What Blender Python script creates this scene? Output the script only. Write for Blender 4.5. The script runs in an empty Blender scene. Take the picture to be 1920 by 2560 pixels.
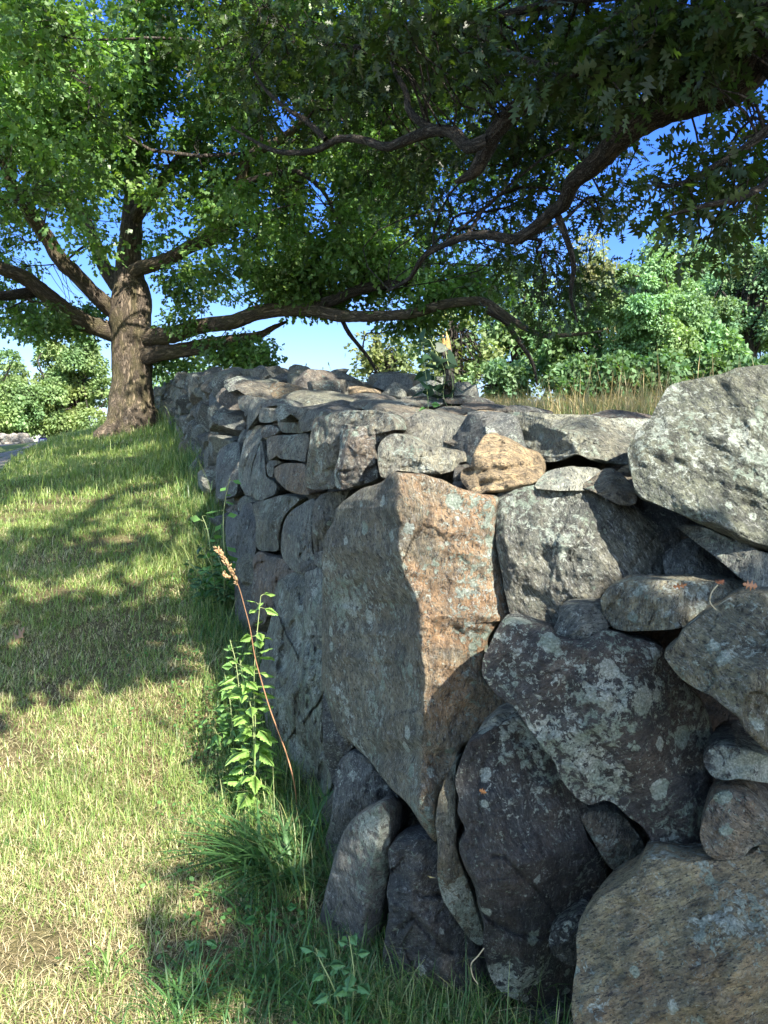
import bpy, math
import numpy as np
from mathutils import Vector

# ---------------------------------------------------------------- camera, sky, sun, exposure
SC = bpy.context.scene
COL = SC.collection
EYE = np.array([0.0, 0.0, 1.5])
PITCH = math.atan(130/2000)
cam_d = bpy.data.cameras.new('camera')
cam_d.sensor_fit = 'VERTICAL'; cam_d.sensor_height = 36.0; cam_d.lens = 2000/2560*36
cam_d.clip_start = 0.05; cam_d.clip_end = 3000
cam = bpy.data.objects.new('camera', cam_d); COL.objects.link(cam)
cam.location = EYE; cam.rotation_euler = (math.pi/2 - PITCH, 0, 0)
SC.camera = cam

SUN_EL, SUN_AZ = math.radians(41), math.radians(149)
SUN = np.array([math.sin(SUN_AZ)*math.cos(SUN_EL), math.cos(SUN_AZ)*math.cos(SUN_EL), math.sin(SUN_EL)])
w = bpy.data.worlds.new('World'); SC.world = w; w.use_nodes = True
nt = w.node_tree
bg = nt.nodes['Background']; sky = nt.nodes.new('ShaderNodeTexSky')
sky.sky_type = 'NISHITA'; sky.sun_disc = False
sky.sun_elevation = SUN_EL; sky.sun_rotation = SUN_AZ
sky.altitude = 100; sky.air_density = 1.0; sky.dust_density = 0.6; sky.ozone_density = 3.0
# deep, clean summer blue: the sky texture filtered by elevation, as a phone camera renders it
tcw = nt.nodes.new('ShaderNodeTexCoord'); sx = nt.nodes.new('ShaderNodeSeparateXYZ'); nt.links.new(tcw.outputs['Generated'], sx.inputs[0])
rp = nt.nodes.new('ShaderNodeValToRGB'); nt.links.new(sx.outputs[2], rp.inputs[0])
els = [(.0, (.36, .34, .35)), (.12, (.31, .335, .40)), (.22, (.22, .31, .50)), (.32, (.155, .28, .58)), (.48, (.125, .25, .60)), (.66, (.75, .78, .82)), (1., (1.05, 1.05, 1.05))]
while len(rp.color_ramp.elements) < len(els): rp.color_ramp.elements.new(.5)
for e_, (p_, c_) in zip(rp.color_ramp.elements, els): e_.position = p_; e_.color = (*c_, 1)
mxw = nt.nodes.new('ShaderNodeMix'); mxw.data_type = 'RGBA'; mxw.blend_type = 'MULTIPLY'; mxw.inputs[0].default_value = 1
# away from the deep blue opposite the sun the sky is paler and brighter
mr = nt.nodes.new('ShaderNodeMapRange'); mr.inputs[1].default_value = .35; mr.inputs[2].default_value = .76; nt.links.new(sx.outputs[1], mr.inputs[0])
mz = nt.nodes.new('ShaderNodeMix'); mz.data_type = 'RGBA'; nt.links.new(mr.outputs[0], mz.inputs[0]); mz.inputs[6].default_value = (.95, .95, .93, 1); nt.links.new(rp.outputs[0], mz.inputs[7])
nt.links.new(sky.outputs[0], mxw.inputs[6]); nt.links.new(mz.outputs[2], mxw.inputs[7]); nt.links.new(mxw.outputs[2], bg.inputs[0])
bg.inputs[1].default_value = 0.15
sd = bpy.data.lights.new('sun', 'SUN'); sd.energy = 5.0; sd.angle = math.radians(0.55); sd.color = (1.0, 0.93, 0.80)
so = bpy.data.objects.new('sun', sd); COL.objects.link(so)
so.rotation_euler = Vector(SUN).to_track_quat('Z', 'Y').to_euler()
SC.view_settings.view_transform = 'Standard'; SC.view_settings.look = 'None'
SC.view_settings.exposure = 2.1; SC.view_settings.gamma = 1.0
SC.cycles.max_bounces = 8; SC.cycles.diffuse_bounces = 4; SC.cycles.transmission_bounces = 6; SC.cycles.glossy_bounces = 2
SC.cycles.use_denoising = True; SC.cycles.use_adaptive_sampling = True

# ---------------------------------------------------------------- helpers
R = np.random.RandomState
def ray(px, py):
    """direction (with y = 1) of the ray through photo pixel px, py"""
    a = (np.asarray(px, float)-960)/2000; b = (1280-np.asarray(py, float))/2000
    s, c = math.sin(PITCH), math.cos(PITCH)
    y = c + b*s; z = -s + b*c
    return np.stack([a/y, np.ones_like(y), z/y], -1)
def at(px, py, D): return EYE + ray(px, py)*np.asarray(D, float)[..., None]
def proj(P):
    d = np.asarray(P)-EYE; s, c = math.sin(PITCH), math.cos(PITCH)
    f = d[..., 1]*c - d[..., 2]*s; u = d[..., 1]*s + d[..., 2]*c
    f = np.where(np.abs(f) < 1e-3, 1e-3, f)
    return 960+2000*d[..., 0]/f, 1280-2000*u/f, f

def _h(ix, iy, iz, seed):
    h = (ix*374761393 + iy*668265263 + iz*2147483647 + seed*974634777) & 0xffffffff
    h = ((h ^ (h >> 13))*1274126177) & 0xffffffff
    return ((h ^ (h >> 16)) & 0xffff)/65535.0
def vnoise(P, f=1.0, seed=0):
    P = np.asarray(P, float)*f + 1000.0
    i = np.floor(P).astype(np.int64); t = P-i; t = t*t*t*(t*(t*6-15)+10)
    o = 0
    for dx in (0, 1):
        for dy in (0, 1):
            for dz in (0, 1):
                wgt = (t[..., 0] if dx else 1-t[..., 0])*(t[..., 1] if dy else 1-t[..., 1])*(t[..., 2] if dz else 1-t[..., 2])
                o = o + wgt*_h(i[..., 0]+dx, i[..., 1]+dy, i[..., 2]+dz, seed)
    return o*2-1
def fbm(P, f=1.0, octs=4, seed=0, gain=.5):
    o = 0; a = 1.0; s = 0
    for k in range(octs):
        o = o + a*vnoise(P, f, seed+k*17); s += a; a *= gain; f *= 2.03
    return o/s
def ridged(P, f=1.0, octs=3, seed=0):
    o = 0; a = 1.0; s = 0
    for k in range(octs):
        o = o + a*(1-2*np.abs(vnoise(P, f, seed+k*13))); s += a; a *= .5; f *= 2.1
    return o/s

def mesh(name, V, F, mat=None, attrs=None, smooth=True):
    """V Nx3; F: Mx3 or Mx4 int array, or a list of such arrays"""
    V = np.ascontiguousarray(V, np.float32)
    Fs = F if isinstance(F, list) else [F]
    Fs = [np.asarray(f, np.int32) for f in Fs if len(f)]
    me = bpy.data.meshes.new(name)
    me.vertices.add(len(V)); me.vertices.foreach_set('co', V.ravel())
    idx = np.concatenate([f.ravel() for f in Fs]).astype(np.int32)
    cnt = np.concatenate([np.full(len(f), f.shape[1], np.int32) for f in Fs])
    st = np.concatenate([[0], np.cumsum(cnt)[:-1]]).astype(np.int32)
    me.loops.add(len(idx)); me.polygons.add(len(cnt))
    me.loops.foreach_set('vertex_index', idx)
    me.polygons.foreach_set('loop_start', st); me.polygons.foreach_set('loop_total', cnt)
    me.polygons.foreach_set('use_smooth', np.full(len(cnt), smooth))
    me.update(calc_edges=True)
    for k, a in (attrs or {}).items():
        a = np.asarray(a, np.float32)
        if a.ndim == 1:
            at_ = me.attributes.new(k, 'FLOAT', 'POINT'); at_.data.foreach_set('value', a)
        elif a.shape[1] == 3:
            at_ = me.attributes.new(k, 'FLOAT_VECTOR', 'POINT'); at_.data.foreach_set('vector', a.ravel())
        else:
            at_ = me.attributes.new(k, 'FLOAT_COLOR', 'POINT'); at_.data.foreach_set('color', a.ravel())
    if mat: me.materials.append(mat)
    return me
def link(name, me, parent=None, loc=None, label=None, cat=None, group=None, kind=None):
    o = bpy.data.objects.new(name, me); COL.objects.link(o)
    if parent: o.parent = parent
    if loc is not None: o.location = loc
    for k, v in (('label', label), ('category', cat), ('group', group), ('kind', kind)):
        if v: o[k] = v
    return o
def thing(name, label, cat, loc=(0, 0, 0), group=None):
    return link(name, None, None, loc, label, cat, group)
def cat_meshes(parts):
    """concatenate (V, F(tris), attrs...) tuples"""
    Vs, Fs, As, n = [], [], [], 0
    for p in parts:
        Vs.append(p[0]); Fs.append(p[1]+n); n += len(p[0]); As.append(p[2:])
    return [np.concatenate(Vs), np.concatenate(Fs)] + [np.concatenate([a[i] for a in As]) for i in range(len(As[0]))]

def crom(P, n, closed=False):
    """Catmull-Rom resample with n points evenly by arc length"""
    P = np.asarray(P, float)
    if closed: Q = np.vstack([P[-1], P, P[0], P[1]])
    else: Q = np.vstack([2*P[0]-P[1], P, 2*P[-1]-P[-2]])
    out = []
    t = np.linspace(0, 1, 9)[:-1, None]
    for i in range(1, len(Q)-2):
        a, b, c, d = Q[i-1], Q[i], Q[i+1], Q[i+2]
        out.append(.5*((2*b)+(c-a)*t+(2*a-5*b+4*c-d)*t**2+(3*b-a-3*c+d)*t**3))
    out = np.vstack(out + [Q[-2][None]])
    s = np.concatenate([[0], np.cumsum(np.linalg.norm(np.diff(out, axis=0), axis=1))])
    q = np.linspace(0, s[-1], n, endpoint=not closed)
    return np.stack([np.interp(q, s, out[:, k]) for k in range(P.shape[1])], 1)

def tube(P, rad, n=None, sides=10, seed=0, rough=.06):
    """tapered bark tube through 3-D points; returns V, F(quads), buv"""
    P = np.asarray(P, float); rad = np.asarray(rad, float)
    if n is None: n = max(4, len(P)*4)
    C = crom(np.hstack([P, rad[:, None]]), n); r = np.maximum(C[:, 3], .0015); C = C[:, :3]
    T = np.gradient(C, axis=0); T /= np.linalg.norm(T, axis=1)[:, None]+1e-9
    up = np.array([0, 0, 1.]) if abs(T[0][2]) < .9 else np.array([1., 0, 0])
    X = np.cross(T, up); X /= np.linalg.norm(X, axis=1)[:, None]+1e-9; Y = np.cross(X, T)
    a = np.linspace(0, 2*math.pi, sides, endpoint=False)
    ring = np.cos(a)[None, :, None]*X[:, None]+np.sin(a)[None, :, None]*Y[:, None]
    V0 = C[:, None]+ring*r[:, None, None]
    s = np.concatenate([[0], np.cumsum(np.linalg.norm(np.diff(C, axis=0), axis=1))])
    dr = 1+rough*3*fbm(V0/np.maximum(r[:, None, None], .02), .9, 3, seed)
    V = C[:, None]+ring*(r[:, None]*dr)[..., None]
    i = np.arange(n-1)[:, None]*sides; j = np.arange(sides)[None]; k = (j+1) % sides
    F = np.stack([i+j, i+k, i+sides+k, i+sides+j], -1).reshape(-1, 4)
    buv = np.stack([np.cos(a)[None]*r[:, None]+0*s[:, None], np.sin(a)[None]*r[:, None], s[:, None]+0*a[None]+seed], -1)
    return V.reshape(-1, 3), F, buv.reshape(-1, 3)

# ---------------------------------------------------------------- materials
def newmat(name):
    m = bpy.data.materials.new(name); m.use_nodes = True
    nt = m.node_tree; return m, nt, nt.nodes['Principled BSDF'], nt.nodes['Material Output']
class N:
    """tiny node-graph helper"""
    def __init__(s, nt): s.nt = nt
    def __call__(s, t, ins=None, **kw):
        n = s.nt.nodes.new(t)
        for k, v in kw.items(): setattr(n, k, v)
        for k, v in (ins or {}).items():
            if isinstance(v, bpy.types.NodeSocket): s.nt.links.new(v, n.inputs[k])
            else: n.inputs[k].default_value = v
        return n
    def noise(s, vec, scale, detail=4, rough=.6, dist=0):
        return s('ShaderNodeTexNoise', {'Vector': vec, 'Scale': scale, 'Detail': detail, 'Roughness': rough, 'Distortion': dist}).outputs[0]
    def ramp(s, f, a, b, c0=0., c1=1.):
        return s('ShaderNodeMapRange', {0: f, 1: a, 2: b, 3: c0, 4: c1}).outputs[0]
    def mix(s, f, a, b, blend='MIX'):
        n = s('ShaderNodeMix', data_type='RGBA', blend_type=blend)
        for i, v in ((0, f), (6, a), (7, b)):
            if isinstance(v, bpy.types.NodeSocket): s.nt.links.new(v, n.inputs[i])
            else: n.inputs[i].default_value = v if i == 0 else (*v, 1)[:4]
        return n.outputs[2]
    def math(s, op, a, b=0., c=0.):
        return s('ShaderNodeMath', {0: a, 1: b, 2: c}, operation=op).outputs[0]
    def attr(s, name): return s('ShaderNodeAttribute', attribute_name=name)
    def scale(s, vec, v):
        return s('ShaderNodeVectorMath', {0: vec, 1: v}, operation='MULTIPLY').outputs[0]
    def bump(s, h, dist, strength=1., normal=None):
        n = s('ShaderNodeBump', {'Height': h, 'Distance': dist, 'Strength': strength})
        if normal is not None: s.nt.links.new(normal, n.inputs['Normal'])
        return n.outputs[0]

def rock_material():
    m, nt, p, out = newmat('rock'); g = N(nt)
    co = g('ShaderNodeTexCoord').outputs['Object']
    off = g('ShaderNodeAttribute', attribute_name='off').outputs['Vector']
    v = g('ShaderNodeVectorMath', {0: co, 1: off}, operation='ADD').outputs[0]
    # foliation direction differs from stone to stone
    rot = g('ShaderNodeVectorRotate', {'Vector': v, 'Rotation': off}, rotation_type='EULER_XYZ').outputs[0]
    lam = g.scale(rot, (1.0, 1.0, 4.5))
    tint = g.attr('tint').outputs['Color']
    prm = g('ShaderNodeSeparateColor', {0: g.attr('prm').outputs['Color']}).outputs   # lichen, rust, fleck
    big = g.noise(v, 4.0, 6, .6, .3); band = g.noise(lam, 14, 5, .65, .4); fine = g.noise(lam, 48, 4, .75); grain = g.noise(v, 230, 2, .6)
    mid = g.noise(v, 22, 5, .7)
    c = g.mix(g.ramp(big, .3, .7), g.mix(1., tint, (.66, .66, .68), 'MULTIPLY'), g.mix(1., tint, (1.35, 1.32, 1.25), 'MULTIPLY'))
    c = g.mix(g.ramp(band, .38, .62), g.mix(1., c, (.58, .59, .62), 'MULTIPLY'), g.mix(1., c, (1.3, 1.25, 1.15), 'MULTIPLY'))
    c = g.mix(g.ramp(mid, .4, .6), g.mix(1., c, (.72, .72, .74), 'MULTIPLY'), g.mix(1., c, (1.2, 1.18, 1.15), 'MULTIPLY'))
    rust = g.math('MULTIPLY', g.ramp(g.noise(v, 5.5, 6, .65, .6), .42, .62), prm[1])
    c = g.mix(rust, c, g.mix(g.ramp(band, .3, .7), (.17, .095, .045), (.48, .30, .16)))
    # mineral flecks and crustose speckle
    fl = g.math('MULTIPLY', g.ramp(fine, .54, .62), g.math('MULTIPLY', g.ramp(big, .3, .65, .25, 1.), prm[2]))
    c = g.mix(g.math('MULTIPLY', fl, .85), c, (.52, .53, .50))
    dk = g.math('MULTIPLY', g.ramp(g.noise(lam, 60, 4, .75), .54, .60), .88)
    c = g.mix(dk, c, (.022, .023, .026))
    # lichen: scattered crusts and small rosettes
    lsel = g.noise(v, 3.4, 4, .6, .5)
    lfin = g.noise(v, 46, 6, .72, .5)
    thr = g.math('ADD', g.math('MULTIPLY', lsel, .62), g.math('MULTIPLY', lfin, .68))
    cut = g.math('SUBTRACT', .815, g.math('MULTIPLY', prm[0], .17))
    lm = g.ramp(g.math('SUBTRACT', thr, cut), 0., .02)
    lm2 = g.math('MULTIPLY', g.ramp(g.noise(v, 85, 4, .7, .3), .60, .63), prm[0])
    vr = g('ShaderNodeTexVoronoi', {'Vector': v, 'Scale': 16.}); vc = g('ShaderNodeSeparateColor', {0: vr.outputs['Color']}).outputs
    rad_ = g.math('MULTIPLY', g.math('POWER', vc[0], 3.), g.math('MULTIPLY', prm[0], .62))
    dd_ = g.math('ADD', vr.outputs['Distance'], g.math('MULTIPLY', g.math('SUBTRACT', lfin, .5), .55))
    spot = g.ramp(g.math('SUBTRACT', rad_, dd_), 0., .03)
    lm = g.math('MAXIMUM', lm, spot)
    lcol = g.mix(g.ramp(g.noise(v, 9, 4), .4, .6), (.30, .36, .29), (.50, .53, .47))
    lcol = g.mix(g.ramp(g.noise(v, 180, 2), .35, .65), g.mix(1., lcol, (.5, .52, .5), 'MULTIPLY'), lcol)
    c = g.mix(g.math('MAXIMUM', lm, lm2), c, lcol)
    c = g.mix(g.ramp(grain, .3, .7, .0, .5), c, g.mix(1., c, (.45, .45, .47), 'MULTIPLY'))
    nt.links.new(c, p.inputs['Base Color'])
    nt.links.new(g.ramp(fine, .3, .7, .65, .9), p.inputs['Roughness'])
    p.inputs['Specular IOR Level'].default_value = .4
    b = g.bump(g.noise(lam, 12, 9, .72, .3), .06, 1.)
    b = g.bump(mid, .035, 1., b)
    b = g.bump(g.noise(v, 70, 4, .75), .012, 1., b)
    b = g.bump(g.math('MAXIMUM', lm, lm2), .003, .8, b)
    b = g.bump(grain, .003, .9, b)
    nt.links.new(b, p.inputs['Normal'])
    return m
ROCK = rock_material()

def bark_material(name, c0, c1, moss=0.0, cell=26., depth=.03):
    m, nt, p, out = newmat(name); g = N(nt)
    v = g.attr('buv').outputs['Vector']
    s = g.scale(v, (1, 1, .22))
    n1 = g.noise(s, cell*.6, 6, .65, 1.2); n2 = g.noise(g.scale(v, (1, 1, .5)), 4, 4); n3 = g.noise(v, 90, 3)
    rid = g.ramp(g.math('ABSOLUTE', g.math('SUBTRACT', n1, .5)), 0., .12)
    c = g.mix(rid, tuple(x*.22 for x in c0), c0); c = g.mix(g.ramp(n2, .35, .7), c, g.mix(1., c, c1, 'MULTIPLY'))
    c = g.mix(g.ramp(n3, .55, .75, 0, .5), c, (.30, .31, .27))
    if moss: c = g.mix(g.ramp(n2, .45, .6, 0, moss), c, (.09, .10, .03))
    nt.links.new(c, p.inputs['Base Color']); p.inputs['Roughness'].default_value = .92
    p.inputs['Specular IOR Level'].default_value = .2
    b = g.bump(rid, depth, .9); b = g.bump(n3, .004, .8, b); nt.links.new(b, p.inputs['Normal'])
    return m

def leaf_material(name, trans=.45, rough=.45, spec=.5, tcol=(1.25, 1.35, .45)):
    """colour comes from the 'lc' attribute (each leaf its own pigment)"""
    m, nt, p, out = newmat(name); g = N(nt)
    c = g.attr('lc').outputs['Color']
    nt.links.new(c, p.inputs['Base Color']); p.inputs['Roughness'].default_value = rough
    p.inputs['Specular IOR Level'].default_value = spec
    tr = g('ShaderNodeBsdfTranslucent', {0: g.mix(1., c, tcol, 'MULTIPLY')})
    mx = g('ShaderNodeMixShader', {0: trans, 1: p.outputs[0], 2: tr.outputs[0]})
    nt.links.new(mx.outputs[0], out.inputs[0])
    return m
# ---------------------------------------------------------------- the lie of the land
# foot of the wall: x, y, z of the ground there, z of the wall top
WL = np.array([
 (3.4, .75, 0, 1.5), (1.35, 1.60, 0, 1.5), (.62, 1.87, 0, 1.5), (.05, 2.10, .0, 1.52), (-.10, 2.35, .01, 1.55), (-.38, 3.2, .10, 1.66), (-1.14, 5.7, .62, 1.93),
 (-1.75, 8.0, 1.08, 2.30), (-2.5, 10.5, 1.5, 2.60), (-3.9, 15, 2.02, 3.02), (-5.35, 19.5, 2.42, 3.33), (-6.9, 24, 2.78, 3.58),
 (-8.9, 30, 3.0, 3.75), (-11.4, 38, 3.0, 3.8)])
def wall_xy_of_y(y): return np.interp(y, WL[::1][:, 1], WL[:, 0])
_seg = np.concatenate([[0], np.cumsum(np.linalg.norm(np.diff(WL[:, :2], axis=0), axis=1))])
WU = _seg  # arc length at the corner points; u = 0 far right near the camera
def wall_at(u):
    return np.stack([np.interp(u, WU, WL[:, k]) for k in range(4)], -1)
def wall_dir(u):
    d = wall_at(np.asarray(u)+.4)[..., :2]-wall_at(np.asarray(u)-.4)[..., :2]
    return d/np.linalg.norm(d, axis=-1)[..., None]
def wall_n(u):      # outward (towards the lawn)
    d = wall_dir(u); return np.stack([-d[..., 1], d[..., 0]], -1)
BATTER = .14
def side(x, y):
    """signed distance to the wall foot line (+ = into / behind the wall) and arc length there"""
    x = np.asarray(x, float); y = np.asarray(y, float)
    best = np.full(x.shape, 1e9); sd_ = np.zeros(x.shape); uu = np.zeros(x.shape)
    for i in range(len(WL)-1):
        a = WL[i, :2]; b = WL[i+1, :2]; d = b-a; L = np.linalg.norm(d); d = d/L
        t = (x-a[0])*d[0]+(y-a[1])*d[1]
        lo = 0 if i else -50; hi = L if i < len(WL)-2 else L+400
        tc = np.clip(t, lo, hi)
        qx = x-(a[0]+d[0]*tc); qy = y-(a[1]+d[1]*tc); dist = np.hypot(qx, qy)
        s = np.sign(qx*d[1]-qy*d[0]); m = dist < best
        best = np.where(m, dist, best); sd_ = np.where(m, s*dist, sd_); uu = np.where(m, WU[i]+tc, uu)
    return sd_, uu
def sm(t): t = np.clip(t, 0, 1); return t*t*(3-2*t)
def ground(x, y):
    x = np.asarray(x, float); y = np.asarray(y, float)
    s, u = side(x, y); zf = np.interp(u, WU, WL[:, 2])
    left = np.maximum(-s, 0)
    slope = np.interp(y, [2, 4, 8, 14, 20, 26, 34], [.02, .05, .10, .20, .27, .27, .185])
    drop = slope*np.minimum(left, 4.5)+.02*np.maximum(np.minimum(left, 40)-4.5, 0)
    lawn = zf-drop
    P = np.stack([x, y, 0*x], -1)
    lawn = lawn+.035*vnoise(P, .9, 3)*sm((y-1)/3)+.012*vnoise(P, 3.1, 4)
    field = 1.32+.068*np.minimum(np.maximum(y, -5), 45)-.02*np.maximum(y-60, 0)*sm((y-60)/60)+.06*vnoise(P, .35, 8)
    field = np.maximum(field, -2)
    t = sm((s-.5)/1.0)
    return lawn*(1-t)+field*t
def ground_hit(px, py, side_ok=True):
    """3-D point on the lawn under photo pixel(s)"""
    px = np.atleast_1d(np.asarray(px, float)); py = np.atleast_1d(np.asarray(py, float)); d = ray(px, py)
    D = np.concatenate([np.arange(1.6, 8, .04), np.arange(8, 40, .15)])
    out = np.zeros((len(px), 3)); out[:] = at(px, py, np.full(len(px), 30.))
    done = np.zeros(len(px), bool)
    for q in D:
        p = EYE+d*q; hit = (p[:, 2] <= ground(p[:, 0], p[:, 1])) & ~done
        out[hit] = p[hit]; done |= hit
    return out

PEX = lambda y: np.interp(y, [0, 6, 12, 24, 30, 60], [-2.6, -3.9, -5.72, -10.25, -12.0, -30])     # right edge of the path

def sheet(xs, ys, off=0.):
    X, Y = np.meshgrid(xs, ys); Z = ground(X, Y)+off
    n, m_ = X.shape; i = np.arange(n-1)[:, None]*m_; j = np.arange(m_-1)[None]
    F = np.stack([i+j, i+j+1, i+m_+j+1, i+m_+j], -1).reshape(-1, 4)
    return np.stack([X, Y, Z], -1).reshape(-1, 3), F
def geo(a, b, n): return np.sign(b)*np.geomspace(abs(a), abs(b), n)
xs = np.concatenate([geo(-9, -500, 26)[::-1], np.arange(-8.9, 4, .11), np.geomspace(4.1, 500, 34)])
ys = np.concatenate([-np.geomspace(3, 200, 14)[::-1], np.arange(-2.9, 7, .11), np.arange(7.1, 26, .28), np.geomspace(26.3, 900, 46)])
V, F = sheet(xs, ys)

def soil_material():
    m, nt, p, out = newmat('turf_soil'); g = N(nt)
    v = g('ShaderNodeTexCoord').outputs['Object']
    a = g.noise(v, 1.3, 5, .6); b_ = g.noise(v, 25, 5, .7); c_ = g.noise(g.scale(v, (1, 1, 1)), 110, 4, .7)
    c = g.mix(g.ramp(b_, .35, .65), (.055, .036, .022), (.16, .115, .065))
    c = g.mix(g.ramp(c_, .5, .7), c, (.30, .235, .125))
    far = g.ramp(g('ShaderNodeSeparateXYZ', {0: v}).outputs[1], 6., 16.)
    gr = g.mix(g.ramp(b_, .3, .7), (.045, .085, .02), (.11, .15, .045))
    c = g.mix(g.math('MULTIPLY', far, .8), c, gr)
    c = g.mix(g.ramp(a, .35, .65, 0, .35), c, gr)
    nt.links.new(c, p.inputs['Base Color']); p.inputs['Roughness'].default_value = .95; p.inputs['Specular IOR Level'].default_value = .15
    b = g.bump(b_, .03); b = g.bump(c_, .01, 1., b); nt.links.new(b, p.inputs['Normal'])
    return m
SOIL = soil_material()
link('ground', mesh('ground', V, F, SOIL), kind='structure')

def path_material():
    m, nt, p, out = newmat('path'); g = N(nt)
    v = g('ShaderNodeTexCoord').outputs['Object']
    a = g.noise(v, 1.2, 5, .6); b_ = g.noise(v, 60, 4, .8)
    c = g.mix(g.ramp(b_, .3, .7), (.075, .062, .055), (.21, .185, .165)); c = g.mix(g.ramp(a, .4, .65, 0, .6), c, (.14, .11, .085))
    nt.links.new(c, p.inputs['Base Color']); p.inputs['Roughness'].default_value = .9
    nt.links.new(g.bump(b_, .012), p.inputs['Normal']); return m
yy = np.arange(4, 60, .3); tt = np.linspace(0, 1, 12)
PY, PT = np.meshgrid(yy, tt, indexing='ij')
wob = .12*vnoise(np.stack([PY, PT*0, PT*0], -1), .9, 5)
PX = PEX(PY)+wob - PT*3.2
V = np.stack([PX, PY, ground(PX, PY)+.006+.02*np.sin(PT*math.pi)], -1).reshape(-1, 3)
i = np.arange(len(yy)-1)[:, None]*12; j = np.arange(11)[None]
F = np.stack([i+j, i+12+j, i+13+j, i+1+j], -1).reshape(-1, 4)
link('path', mesh('path', V, F, path_material()), kind='structure')
# ---------------------------------------------------------------- the dry stone wall
WALL = thing('stone_wall', 'long dry stone wall of big lichen-spotted boulders climbing beside the grass bank', 'stone wall', tuple(WL[3, :3]))
WORG = WL[3, :3].copy()
_us = np.linspace(WU[1], WU[-2], 4000); _wa = wall_at(_us); _wn = wall_n(_us)
def wall_depth(px, py):
    """distance (along y) at which the ray through a pixel meets the battered wall face"""
    d = ray(px, py)
    # y depth candidate at each u: the face point at the ray's height
    y = _wa[:, 1]; 
    for _ in range(3):
        z = EYE[2]+d[2]*y; h = np.clip(z-_wa[:, 2], 0, 2)
        y = _wa[:, 1]-_wn[:, 1]*BATTER*h
    x = _wa[:, 0]-_wn[:, 0]*BATTER*h
    f = x-d[0]*y
    sgn = np.where(np.diff(np.sign(f)) != 0)[0]
    if len(sgn): return float(y[sgn[0]])
    return float(y[np.argmin(np.abs(f))])

def rock_attrs(n, tint, lich, rust, fleck, seed):
    r = R(seed); off = r.uniform(-9, 9, 3)
    t = np.tile([*tint, 1.], (n, 1)); p = np.tile([lich, rust, fleck, 1.], (n, 1))
    return t, p, np.tile(off, (n, 1))

TINTS = dict(grey=(.20, .205, .195), dark=(.085, .088, .092), brown=(.20, .18, .155), tan=(.40, .30, .20), olive=(.175, .178, .15),
             orange=(.30, .22, .14), pale=(.33, .33, .305), blue=(.13, .14, .15), red=(.19, .16, .145), mid=(.15, .153, .148))
XF = {'F': (350, 880, .30139), 'B': (960, 640, .57866), 'C': (1200, 880, .434), 'D': (1200, 1400, .434), 'E': (780, 1750, .434),
      'G': (700, 900, .36166), 'H': (960, 1920, .57866), 'Z': (480, 1300, .339), 'S': (0, 0, 1.), 'V': (0, 0, 1.15732), 'Y': (800, 1160, .31344), 'Q': (560, 1100, .20494)}
def cv(t, pts):
    x, y, s = XF[t]; return [(x+a*s, y+b*s) for a, b in pts]
def rock_axes(seed):
    r = R(seed+99); q, _ = np.linalg.qr(r.normal(size=(3, 3))); return q*np.array([.5, 1, 2.2])
_sid = [0]
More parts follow.
